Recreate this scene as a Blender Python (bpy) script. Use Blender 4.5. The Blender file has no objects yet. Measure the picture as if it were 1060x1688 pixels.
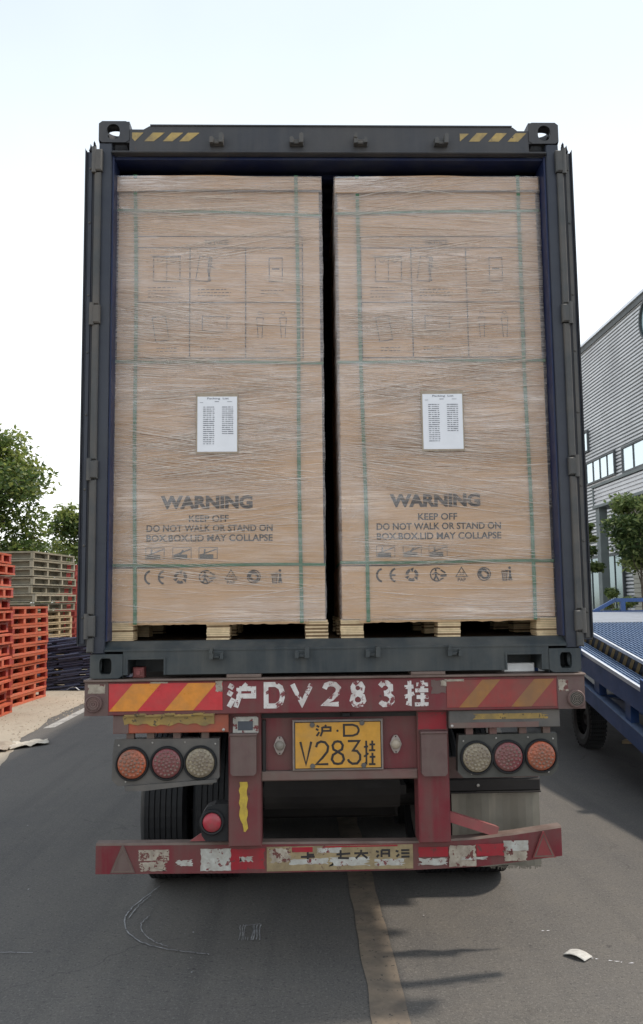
import bpy, math, random
import numpy as np
from mathutils import Vector, Matrix, noise
random.seed(7); RNG = np.random.default_rng(7)
scene = bpy.context.scene
col = scene.collection
PI = math.pi

# ------------------------------------------------------------------ camera
CAM = Vector((-0.189, -4.243, 1.900)); F = 1392.3
yaw, pitch, roll = 0.0280231, 0.1047325, -0.0118423
fwd = Vector((math.sin(yaw)*math.cos(pitch), math.cos(yaw)*math.cos(pitch), math.sin(pitch)))
rgt = Vector((math.cos(yaw), -math.sin(yaw), 0)); up = rgt.cross(fwd)
r2 = math.cos(roll)*rgt + math.sin(roll)*up; u2 = -math.sin(roll)*rgt + math.cos(roll)*up
cd = bpy.data.cameras.new('camera'); cam = bpy.data.objects.new('camera', cd); col.objects.link(cam)
cd.sensor_fit = 'VERTICAL'; cd.sensor_height = 24; cd.lens = F/1688*24; cd.clip_end = 2000; cd.clip_start = .05
m = Matrix.Identity(4)
for i in range(3):
    m[i][0] = r2[i]; m[i][1] = u2[i]; m[i][2] = -fwd[i]; m[i][3] = CAM[i]
cam.matrix_world = m; scene.camera = cam

# ------------------------------------------------------------------ light
SUN = Vector((0.60, 0.10, 1.0)).normalized()
elev = math.asin(SUN.z); azim = math.atan2(SUN.x, SUN.y)
w = bpy.data.worlds.new('World'); scene.world = w; w.use_nodes = True
nt = w.node_tree; nt.nodes.clear()
out = nt.nodes.new('ShaderNodeOutputWorld'); bg = nt.nodes.new('ShaderNodeBackground')
sky = nt.nodes.new('ShaderNodeTexSky'); sky.sky_type = 'NISHITA'; sky.sun_disc = False
sky.sun_elevation = elev; sky.sun_rotation = azim; sky.air_density = 1.4; sky.dust_density = 3.0; sky.ozone_density = 1.0
# thin bright high cloud over the blue
tc = nt.nodes.new('ShaderNodeTexCoord'); nz = nt.nodes.new('ShaderNodeTexNoise'); nz.inputs['Scale'].default_value = 1.6
nz.inputs['Detail'].default_value = 5; nz.inputs['Roughness'].default_value = .5
rp = nt.nodes.new('ShaderNodeMapRange'); rp.inputs['From Min'].default_value = .3; rp.inputs['From Max'].default_value = .7
rp.inputs['To Min'].default_value = .70; rp.inputs['To Max'].default_value = .92
mx = nt.nodes.new('ShaderNodeMix'); mx.data_type = 'RGBA'
sxyz = nt.nodes.new('ShaderNodeSeparateXYZ'); nt.links.new(tc.outputs['Generated'], sxyz.inputs[0])
gr = nt.nodes.new('ShaderNodeMapRange'); gr.interpolation_type = 'SMOOTHSTEP'; gr.inputs['From Min'].default_value = .0; gr.inputs['From Max'].default_value = .62
nt.links.new(sxyz.outputs['Z'], gr.inputs['Value'])
gm = nt.nodes.new('ShaderNodeMix'); gm.data_type = 'RGBA'; gm.inputs['A'].default_value = (11.6, 11.7, 11.7, 1); gm.inputs['B'].default_value = (5.9, 6.55, 7.2, 1)
nt.links.new(gr.outputs['Result'], gm.inputs['Factor']); nt.links.new(gm.outputs['Result'], mx.inputs['B'])
nt.links.new(tc.outputs['Generated'], nz.inputs['Vector']); nt.links.new(nz.outputs['Fac'], rp.inputs['Value'])
nt.links.new(rp.outputs['Result'], mx.inputs['Factor']); nt.links.new(sky.outputs['Color'], mx.inputs['A'])
nt.links.new(mx.outputs['Result'], bg.inputs['Color']); bg.inputs['Strength'].default_value = 0.10
nt.links.new(bg.outputs['Background'], out.inputs['Surface'])
sd = bpy.data.lights.new('sun', 'SUN'); sd.energy = 2.15; sd.angle = math.radians(3.5); sd.color = (1, .89, .76)
so = bpy.data.objects.new('sun', sd); col.objects.link(so); so.rotation_euler = SUN.to_track_quat('Z', 'Y').to_euler()
scene.view_settings.view_transform = 'Standard'; scene.view_settings.look = 'None'
scene.view_settings.exposure = 0.68; scene.view_settings.gamma = 1; scene.view_settings.use_curve_mapping = False
scene.render.engine = 'CYCLES'

# ------------------------------------------------------------------ materials
def N(nt, t, **kw):
    n = nt.nodes.new('ShaderNode'+t)
    for k, v in kw.items():
        if k.startswith('_'): setattr(n, k[1:], v)
        else: n.inputs[k.replace('__', ' ')].default_value = v
    return n
def L(nt, a, b): nt.links.new(a, b)
def noise_n(nt, src, scale, stretch=(1, 1, 1), detail=6, rough=.6, rot=(0, 0, 0)):
    mp = N(nt, 'Mapping'); mp.inputs['Scale'].default_value = stretch; mp.inputs['Rotation'].default_value = rot
    n = N(nt, 'TexNoise'); n.inputs['Scale'].default_value = scale; n.inputs['Detail'].default_value = detail; n.inputs['Roughness'].default_value = rough
    L(nt, src, mp.inputs['Vector']); L(nt, mp.outputs['Vector'], n.inputs['Vector']); return n.outputs['Fac']
def remap(nt, src, a, b, c=0, d=1):
    r = N(nt, 'MapRange'); r.inputs['From Min'].default_value = a; r.inputs['From Max'].default_value = b
    r.inputs['To Min'].default_value = c; r.inputs['To Max'].default_value = d; L(nt, src, r.inputs['Value']); return r.outputs['Result']
def mix(nt, fac, a, b):
    m = N(nt, 'Mix', _data_type='RGBA')
    for k, v in (('Factor', fac), ('A', a), ('B', b)):
        if isinstance(v, (tuple, list)): m.inputs[k].default_value = tuple(v)[:3]+(1,)
        elif isinstance(v, (int, float)): m.inputs[k].default_value = v
        else: L(nt, v, m.inputs[k])
    return m.outputs['Result']
def mul(nt, a, b):
    m = N(nt, 'Math', _operation='MULTIPLY')
    for i, v in enumerate((a, b)):
        if isinstance(v, (int, float)): m.inputs[i].default_value = v
        else: L(nt, v, m.inputs[i])
    return m.outputs[0]
MATS = {}
def mat(name, base, rough=.6, metal=0, dust=None, amt=.5, dscale=4, streak=0, chips=None, chip_amt=.5, var=.12, bump=.15, bscale=60, spec=.4, tint=0):
    """paint or other solid stuff with dust patches, vertical streaks, chips and fine relief"""
    if name in MATS: return MATS[name]
    m = bpy.data.materials.new(name); m.use_nodes = True; nt = m.node_tree
    p = nt.nodes['Principled BSDF']; tc = N(nt, 'TexCoord').outputs['Object']
    n1 = noise_n(nt, tc, dscale)
    c = mix(nt, remap(nt, noise_n(nt, tc, dscale*2.7, detail=4), .3, .7), [x*(1-var) for x in base], [min(1, x*(1+var)) for x in base])
    if streak:
        s = remap(nt, noise_n(nt, tc, 9, (1.6, 1.6, .12), 5), .45, .72, 0, streak)
        c = mix(nt, s, c, dust or [x*.5 for x in base])
    if dust: c = mix(nt, remap(nt, n1, .62-amt*.5, .78-amt*.25, 0, min(1, .35+amt*.6)), c, dust)
    if chips:
        k = remap(nt, noise_n(nt, tc, 26, detail=5, rough=.7), .70-chip_amt*.12, .72-chip_amt*.12)
        c = mix(nt, k, c, chips)
    if tint:
        oi = N(nt, 'ObjectInfo').outputs['Random']; hs = N(nt, 'HueSaturation'); L(nt, remap(nt, oi, 0, 1, 1-tint, 1+tint*.5), hs.inputs['Value']); L(nt, remap(nt, oi, 0, 1, 1, 1-tint*.4), hs.inputs['Saturation'])
        L(nt, c, hs.inputs['Color']); c = hs.outputs['Color']
    L(nt, c, p.inputs['Base Color']); p.inputs['Metallic'].default_value = metal
    p.inputs['Specular IOR Level'].default_value = spec
    L(nt, remap(nt, n1, .3, .7, max(.05, rough-.12), min(1, rough+.15)), p.inputs['Roughness'])
    if bump:
        b = N(nt, 'Bump'); b.inputs['Strength'].default_value = bump; b.inputs['Distance'].default_value = .004
        L(nt, noise_n(nt, tc, bscale, detail=4), b.inputs['Height']); L(nt, b.outputs['Normal'], p.inputs['Normal'])
    MATS[name] = m; return m

DUST = (.15, .125, .105)
M_frame = mat('container_frame_paint', (.036, .039, .047), .5, dust=(.080, .077, .075), amt=.45, dscale=3, streak=.4, chips=(.11, .07, .05), chip_amt=.2)
M_sill = mat('container_sill_paint', (.025, .036, .043), .5, dust=(.085, .088, .082), amt=.45, dscale=4, streak=.55, chips=(.025, .035, .065), chip_amt=.15)
M_hinge = mat('hinge_metal', (.060, .064, .066), .55, dust=(.15, .13, .11), amt=.4, streak=.3)
M_door = mat('door_edge_paint', (.022, .028, .044), .42, dust=(.058, .064, .075), amt=.4, streak=.3)
M_blue = mat('container_wall_paint', (.012, .022, .075), .45, dust=(.06, .07, .09), amt=.3, streak=.2)
M_gasket = mat('rubber_gasket', (.012, .013, .018), .6)
M_red = mat('trailer_red_paint', (.165, .013, .024), .5, dust=(.118, .070, .060), amt=.56, dscale=3.2, streak=.6, chips=(.07, .03, .03), chip_amt=.3)
M_redf = mat('fresh_red_paint', (.34, .008, .022), .5, dust=(.17, .045, .045), amt=.5, streak=.5, chips=(.14, .04, .04), chip_amt=.8)
M_dusty = mat('dusty_red_steel', (.16, .065, .06), .65, dust=DUST, amt=.75, dscale=5, streak=.5)
M_pink = mat('sun_faded_red_paint', (.30, .07, .075), .6, dust=(.2, .12, .1), amt=.4, dscale=6)
M_lip = mat('dusty_flange', (.17, .125, .105), .7, dust=(.10, .06, .05), amt=.4, dscale=6)
M_brown = mat('dusty_brown_cover', (.120, .070, .066), .65, dust=(.15, .115, .1), amt=.5, dscale=6, streak=.6)
M_white = mat('worn_white_paint', (.62, .60, .58), .6, dust=(.33, .24, .22), amt=.35, dscale=14, chips=(.18, .05, .055), chip_amt=1.2)
M_hy = mat('reflective_yellow', (.62, .23, .022), .35, dust=(.34, .17, .05), amt=.35, dscale=9, spec=.6)
M_hr = mat('reflective_red', (.50, .022, .030), .35, dust=(.34, .06, .05), amt=.3, dscale=9, spec=.6)
M_hyd = mat('dusty_reflective_yellow', (.34, .15, .035), .5, dust=(.19, .11, .065), amt=.6, dscale=7, streak=.5)
M_hrd = mat('dusty_reflective_red', (.30, .035, .035), .5, dust=(.17, .075, .06), amt=.6, dscale=7, streak=.5)
M_tape = mat('peeling_yellow_tape', (.33, .22, .06), .6, dust=(.15, .12, .07), amt=.5, dscale=12, chips=(.09, .07, .04), chip_amt=.9)
M_orange = mat('faded_orange_strip', (.36, .075, .035), .5, dust=(.16, .09, .07), amt=.5, dscale=6)
M_grey = mat('dusty_grey_steel', (.085, .082, .078), .6, dust=(.15, .135, .12), amt=.5, dscale=7, chips=(.35, .33, .3), chip_amt=-.2)
M_dark = mat('dark_chassis_steel', (.020, .018, .018), .7, dust=(.045, .04, .036), amt=.4)
M_rubber = mat('black_rubber', (.009, .010, .012), .62, dust=(.026, .026, .027), amt=.3, dscale=3)
M_flap = mat('dusty_mudflap', (.165, .158, .130), .85, dust=(.25, .225, .185), amt=.5, dscale=3.5, streak=.7)
M_plate = mat('number_plate_yellow', (.56, .285, .035), .45, dust=(.40, .24, .08), amt=.35, dscale=9, chips=(.25, .15, .07), chip_amt=-.1, spec=.5)
M_black = mat('plate_black', (.022, .02, .022), .5, dust=(.12, .08, .04), amt=.2, dscale=30)
M_alu = mat('plate_frame_metal', (.34, .30, .28), .45, metal=.3, dust=(.2, .15, .12), amt=.5, dscale=10)
M_chrome = mat('bare_metal', (.42, .41, .39), .4, metal=.6, dust=(.2, .18, .15), amt=.5, dscale=20)
M_stick = mat('weathered_sticker', (.42, .38, .31), .6, dust=(.20, .165, .13), amt=.6, dscale=20, chips=(.13, .045, .04), chip_amt=1.25)
M_stickw = mat('silver_sticker', (.46, .47, .44), .5, dust=(.26, .23, .19), amt=.5, dscale=22, chips=(.16, .03, .035), chip_amt=1.15)
M_banner = mat('faded_gold_banner', (.30, .235, .13), .6, dust=(.17, .13, .08), amt=.5, dscale=14, chips=(.09, .05, .04), chip_amt=.6)
M_card = mat('cardboard', (.57, .368, .212), .75, dust=(.51, .33, .19), amt=.3, dscale=2.2, var=.06, bump=.06, spec=.2)
M_card2 = mat('cardboard_edge', (.50, .34, .20), .8, var=.1, dscale=10, spec=.2)
M_strap = mat('green_strap', (.018, .125, .045), .4, var=.1, spec=.6)
M_wood = mat('plywood', (.74, .58, .36), .75, dust=(.56, .41, .24), amt=.4, dscale=12, var=.15, streak=.2)
M_wood2 = mat('plywood_dark_ply', (.20, .13, .07), .85, var=.2, dscale=12)
M_paper = mat('white_paper', (.78, .80, .84), .55, var=.03, spec=.3)
M_ptext = mat('grey_print', (.16, .17, .21), .8, var=.4, dscale=120)
M_pouch = mat('list_pouch_edge', (.30, .24, .17), .3, var=.15, dscale=20, spec=.7)
M_pred = mat('red_plastic', (.62, .080, .020), .6, dust=(.42, .15, .08), amt=.6, dscale=3.5, var=.2, streak=.3, tint=.22)
M_pred2 = mat('dark_red_plastic', (.42, .030, .020), .55, dust=(.28, .07, .045), amt=.5, dscale=3, var=.2, tint=.25)
M_pgrey = mat('grey_green_plastic', (.26, .245, .185), .8, dust=(.36, .30, .21), amt=.5, dscale=3, var=.25, tint=.25)
M_pwood = mat('weathered_pallet_wood', (.42, .32, .19), .85, dust=(.24, .18, .11), amt=.4, dscale=6, var=.25, streak=.3, tint=.2)
M_tube = mat('dark_blue_steel', (.045, .052, .10), .42, dust=(.09, .09, .12), amt=.35, dscale=5, spec=.6)
M_ramp = mat('ramp_blue_paint', (.024, .075, .23), .45, dust=(.07, .11, .19), amt=.3, dscale=3, spec=.5)
M_galv = mat('galvanised_grating', (.20, .28, .42), .45, metal=.3, var=.1, dscale=4)
M_rplate = mat('ramp_deck_plate', (.30, .33, .38), .5, metal=.2, dust=(.22, .23, .25), amt=.4, dscale=2)
M_edge = mat('bare_steel_edge', (.70, .74, .80), .35, metal=.2, var=.05)
M_clad = mat('silver_cladding', (.55, .56, .58), .42, metal=.15, dust=(.40, .41, .43), amt=.3, dscale=.4, var=.04, bump=0)
M_trim = mat('dark_building_trim', (.085, .095, .10), .6, var=.1, dscale=1)
M_steel = mat('building_column_paint', (.14, .165, .165), .6, var=.1, dscale=1)
M_bark = mat('bark', (.085, .068, .05), .9, dust=(.14, .12, .09), amt=.4, dscale=8, bump=.5, bscale=20)
M_cloth = mat('dusty_sackcloth', (.36, .31, .25), .9, dust=(.24, .19, .15), amt=.5, dscale=6, bump=.4, bscale=40)
M_line = mat('worn_road_paint', (.22, .175, .130), .85, dust=(.075, .070, .066), amt=.42, dscale=5, chips=(.055, .052, .05), chip_amt=.7, bump=.3)
M_linew = mat('worn_white_road_paint', (.38, .37, .35), .85, dust=(.12, .115, .11), amt=.35, dscale=4, chips=(.07, .07, .07), chip_amt=.9)
M_chalk = mat('chalk', (.40, .40, .40), .95, dust=(.10, .10, .105), amt=.6, dscale=18, chips=(.08, .08, .085), chip_amt=.9)

def road_mat():
    m = bpy.data.materials.new('asphalt'); m.use_nodes = True; nt = m.node_tree; p = nt.nodes['Principled BSDF']
    tc = N(nt, 'TexCoord').outputs['Object']
    a = noise_n(nt, tc, .9, (1, .35, 1), 6); b = noise_n(nt, tc, 5, detail=6, rough=.7); g = noise_n(nt, tc, 120, detail=3, rough=.7); g2 = noise_n(nt, tc, 38, detail=4, rough=.75)
    c = mix(nt, remap(nt, a, .3, .7), (.092, .088, .085), (.132, .123, .111))
    c = mix(nt, remap(nt, b, .45, .75, 0, .55), c, (.140, .128, .112))
    c = mix(nt, remap(nt, noise_n(nt, tc, 1.1, (3.0, .10, 1), 5, .6), .52, .74, 0, .5), c, (.060, .058, .057))
    c = mix(nt, remap(nt, noise_n(nt, tc, 1.7, (1, .8, 1), 7, .75), .60, .72, 0, .45), c, (.055, .054, .053))
    c = mix(nt, remap(nt, g2, .34, .44, .7, 0), c, (.050, .049, .050))
    c = mix(nt, remap(nt, g, .54, .70, 0, .6), c, (.21, .20, .185))
    c = mix(nt, remap(nt, noise_n(nt, tc, 11, detail=2), .715, .75, 0, .55), c, (.028, .027, .027))
    c = mix(nt, remap(nt, noise_n(nt, tc, 62, detail=2), .57, .68, 0, .55), c, (.20, .19, .175))
    c = mix(nt, remap(nt, noise_n(nt, tc, 75, detail=2), .30, .42, .6, 0), c, (.045, .044, .044))
    wn = N(nt, 'TexNoise'); wn.inputs['Scale'].default_value = 2.5; wn.inputs['Detail'].default_value = 6; L(nt, tc, wn.inputs['Vector'])
    wm = N(nt, 'VectorMath', _operation='MULTIPLY_ADD'); L(nt, wn.outputs['Color'], wm.inputs[0]); wm.inputs[1].default_value = (.5, .5, 0); L(nt, tc, wm.inputs[2])
    vo = N(nt, 'TexVoronoi', _feature='DISTANCE_TO_EDGE'); vo.inputs['Scale'].default_value = .42; L(nt, wm.outputs[0], vo.inputs['Vector'])
    crk = mul(nt, remap(nt, vo.outputs['Distance'], .001, .004, .3, 0), remap(nt, noise_n(nt, tc, .8, detail=3), .50, .58))
    c = mix(nt, crk, c, (.025, .024, .024))
    L(nt, c, p.inputs['Base Color']); p.inputs['Roughness'].default_value = .88; p.inputs['Specular IOR Level'].default_value = .25
    bp = N(nt, 'Bump'); bp.inputs['Strength'].default_value = .5; bp.inputs['Distance'].default_value = .004
    L(nt, g, bp.inputs['Height']); L(nt, bp.outputs['Normal'], p.inputs['Normal']); return m
def conc_mat():
    m = bpy.data.materials.new('sandy_concrete'); m.use_nodes = True; nt = m.node_tree; p = nt.nodes['Principled BSDF']
    tc = N(nt, 'TexCoord').outputs['Object']
    c = mix(nt, remap(nt, noise_n(nt, tc, .8, (1, .4, 1)), .3, .7), (.40, .345, .27), (.31, .27, .215))
    c = mix(nt, remap(nt, noise_n(nt, tc, 4, (1, .4, 1), 7, .7), .52, .72, 0, .7), c, (.24, .195, .15))
    c = mix(nt, remap(nt, noise_n(nt, tc, 22, detail=5), .62, .66, 0, .7), c, (.12, .09, .065))
    L(nt, c, p.inputs['Base Color']); p.inputs['Roughness'].default_value = .95
    bp = N(nt, 'Bump'); bp.inputs['Strength'].default_value = .6; bp.inputs['Distance'].default_value = .02
    L(nt, noise_n(nt, tc, 14), bp.inputs['Height']); L(nt, bp.outputs['Normal'], p.inputs['Normal']); return m
def wrap_mat():
    m = bpy.data.materials.new('stretch_wrap'); m.use_nodes = True; nt = m.node_tree; p = nt.nodes['Principled BSDF']; o = nt.nodes['Material Output']
    tc = N(nt, 'TexCoord').outputs['Object']
    def ridges(rot, sc, lo, hi):
        n = noise_n(nt, tc, sc, (.10, .10, 3.2), 3, .55, (0, rot, 0))
        s = N(nt, 'Math', _operation='SUBTRACT'); L(nt, n, s.inputs[0]); s.inputs[1].default_value = .5
        a = N(nt, 'Math', _operation='ABSOLUTE'); L(nt, s.outputs[0], a.inputs[0]); return remap(nt, a.outputs[0], lo, hi, 1, 0)
    r1 = ridges(.085, 9, .0, .035); r3 = ridges(-.09, 8, .0, .03); r4 = ridges(.01, 16, 0, .05)
    mxx = N(nt, 'Math', _operation='MAXIMUM'); L(nt, r1, mxx.inputs[0]); L(nt, r3, mxx.inputs[1])
    m2 = N(nt, 'Math', _operation='MAXIMUM'); L(nt, mxx.outputs[0], m2.inputs[0]); L(nt, mul(nt, r4, .8), m2.inputs[1])
    patch = remap(nt, noise_n(nt, tc, 1.6, (.6, 1, 2.2), 3), .35, .68, .3, 1)
    # film whitens towards the top: sky reflection put into its opacity
    sep = N(nt, 'SeparateXYZ'); L(nt, tc, sep.inputs[0]); sky_sheen = remap(nt, sep.outputs['Z'], .5, 1.9, 0.0, .17)
    rid0 = mul(nt, m2.outputs[0], patch)
    pa = N(nt, 'Math', _operation='MULTIPLY_ADD'); L(nt, remap(nt, noise_n(nt, tc, 1, (2.2, 1, 9), 4, .6, (0, .05, 0)), .50, .72, 0, 1), pa.inputs[0]); pa.inputs[1].default_value = .30; L(nt, rid0, pa.inputs[2]); rid = pa.outputs[0]  # broad whitish bands: gloss of the film painted into its opacity
    fac = N(nt, 'Math', _operation='MULTIPLY_ADD'); L(nt, rid, fac.inputs[0]); fac.inputs[1].default_value = .36; L(nt, sky_sheen, fac.inputs[2])
    f2 = N(nt, 'Math', _operation='ADD'); L(nt, fac.outputs[0], f2.inputs[0]); f2.inputs[1].default_value = .06; f2.use_clamp = True
    tr = N(nt, 'BsdfTransparent'); tr.inputs['Color'].default_value = (.95, .95, .95, 1)
    p.inputs['Base Color'].default_value = (.90, .83, .80, 1); p.inputs['Roughness'].default_value = .17; p.inputs['Specular IOR Level'].default_value = 1.0
    ms = N(nt, 'MixShader'); f3 = N(nt, 'Math', _operation='MINIMUM'); L(nt, f2.outputs[0], f3.inputs[0]); L(nt, remap(nt, sep.outputs['Z'], .55, 1.3, .17, .33), f3.inputs[1])
    L(nt, f3.outputs[0], ms.inputs[0]); L(nt, tr.outputs[0], ms.inputs[1]); L(nt, p.outputs[0], ms.inputs[2])
    bp = N(nt, 'Bump'); bp.inputs['Strength'].default_value = .5; bp.inputs['Distance'].default_value = .005
    L(nt, m2.outputs[0], bp.inputs['Height']); L(nt, bp.outputs['Normal'], p.inputs['Normal'])
    gl = N(nt, 'BsdfAnisotropic'); gl.inputs['Roughness'].default_value = .22; gl.inputs['Color'].default_value = (1, 1, 1, 1); L(nt, bp.outputs['Normal'], gl.inputs['Normal'])
    m3 = N(nt, 'MixShader'); L(nt, remap(nt, noise_n(nt, tc, 1, (1.6, 1, 5), 4, .6, (0, -.07, 0)), .44, .70, .01, .20), m3.inputs[0]); L(nt, ms.outputs[0], m3.inputs[1]); L(nt, gl.outputs[0], m3.inputs[2])
    L(nt, m3.outputs[0], o.inputs['Surface']); return m
def print_mat(name, c1, thr, zs=90):
    """ink on corrugated board, broken by the folds of the film above it"""
    m = bpy.data.materials.new(name); m.use_nodes = True; nt = m.node_tree; p = nt.nodes['Principled BSDF']; o = nt.nodes['Material Output']
    tc = N(nt, 'TexCoord').outputs['Object']; n = noise_n(nt, tc, 1, (4, 4, zs), 3, .6, (0, .05, 0))
    p.inputs['Base Color'].default_value = c1+(1,); p.inputs['Roughness'].default_value = .8
    tr = N(nt, 'BsdfTransparent'); ms = N(nt, 'MixShader')
    L(nt, remap(nt, n, thr-.1, thr+.1, .62, 1), ms.inputs[0]); L(nt, tr.outputs[0], ms.inputs[1]); L(nt, p.outputs[0], ms.inputs[2]); L(nt, ms.outputs[0], o.inputs['Surface']); return m
def lens_mat(name, c1, c2, sc=52):
    m = bpy.data.materials.new(name); m.use_nodes = True; nt = m.node_tree; p = nt.nodes['Principled BSDF']
    tc = N(nt, 'TexCoord').outputs['Object']
    v = N(nt, 'TexVoronoi', _feature='DISTANCE_TO_EDGE'); v.inputs['Scale'].default_value = sc; L(nt, tc, v.inputs['Vector'])
    v2 = N(nt, 'TexVoronoi'); v2.inputs['Scale'].default_value = sc; L(nt, tc, v2.inputs['Vector'])
    c = mix(nt, remap(nt, v.outputs['Distance'], -.06, .20), c2, c1)
    c = mix(nt, remap(nt, v2.outputs['Distance'], .0, .25, .45, 0), c, [min(1, x*1.7+.03) for x in c1])
    c = mix(nt, remap(nt, noise_n(nt, tc, 8), .40, .72, .25, .75), c, (.15, .115, .09))
    L(nt, c, p.inputs['Base Color']); p.inputs['Roughness'].default_value = .3
    bp = N(nt, 'Bump'); bp.inputs['Strength'].default_value = .5; bp.inputs['Distance'].default_value = .003
    L(nt, v.outputs['Distance'], bp.inputs['Height']); L(nt, bp.outputs['Normal'], p.inputs['Normal']); return m
def leaf_mat(name, c):
    m = bpy.data.materials.new(name); m.use_nodes = True; nt = m.node_tree; p = nt.nodes['Principled BSDF']; o = nt.nodes['Material Output']
    tc = N(nt, 'TexCoord').outputs['Object']
    cc = mix(nt, remap(nt, noise_n(nt, tc, 1.3), .3, .7), [x*.75 for x in c], [x*1.3 for x in c])
    L(nt, cc, p.inputs['Base Color']); p.inputs['Roughness'].default_value = .55
    t = N(nt, 'BsdfTranslucent'); L(nt, cc, t.inputs['Color'])
    ms = N(nt, 'MixShader'); ms.inputs[0].default_value = .5; L(nt, p.outputs[0], ms.inputs[1]); L(nt, t.outputs[0], ms.inputs[2]); L(nt, ms.outputs[0], o.inputs['Surface']); return m
def glass_mat(name, c, rough=.08):
    m = bpy.data.materials.new(name); m.use_nodes = True; p = m.node_tree.nodes['Principled BSDF']
    p.inputs['Base Color'].default_value = c+(1,); p.inputs['Roughness'].default_value = rough; p.inputs['Metallic'].default_value = .75; return m
M_road = road_mat(); M_conc = conc_mat(); M_wrap = wrap_mat()
M_ink = print_mat('ink_dark', (.010, .009, .008), .12); M_inkl = print_mat('ink_thin', (.012, .008, .007), .05); M_inkb = print_mat('ink_blue_grey', (.10, .10, .09), .42)
M_amber = lens_mat('amber_lens', (.62, .115, .03), (.30, .05, .02)); M_redl = lens_mat('red_lens', (.26, .035, .055), (.12, .02, .03), 85); M_clear = lens_mat('clear_lens', (.38, .33, .22), (.16, .14, .10))
M_led = {}
for nm, c_ in (('amber_lens', (.52, .12, .045)), ('red_lens', (.22, .040, .06)), ('clear_lens', (.36, .32, .23))): M_led[nm] = mat(nm.replace('lens', 'led_cell'), c_, .35, dust=(.15, .115, .09), amt=.85, dscale=14, spec=.5, bump=0)
M_redl2 = mat('red_fog_lens', (.38, .025, .045), .35, dust=(.16, .08, .07), amt=.4, dscale=10, spec=.6)
M_leaf = [leaf_mat('leaf_dark', (.055, .095, .026)), leaf_mat('leaf_mid', (.115, .165, .04)), leaf_mat('leaf_light', (.22, .26, .07))]
M_leafm = [leaf_mat('leaf_dusty_dark', (.055, .090, .030)), leaf_mat('leaf_dusty_mid', (.16, .22, .07)), leaf_mat('leaf_dusty_light', (.30, .35, .13))]
M_glass = glass_mat('window_glass', (.62, .72, .76)); M_glassd = glass_mat('entrance_glass', (.16, .24, .25), .15)

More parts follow.
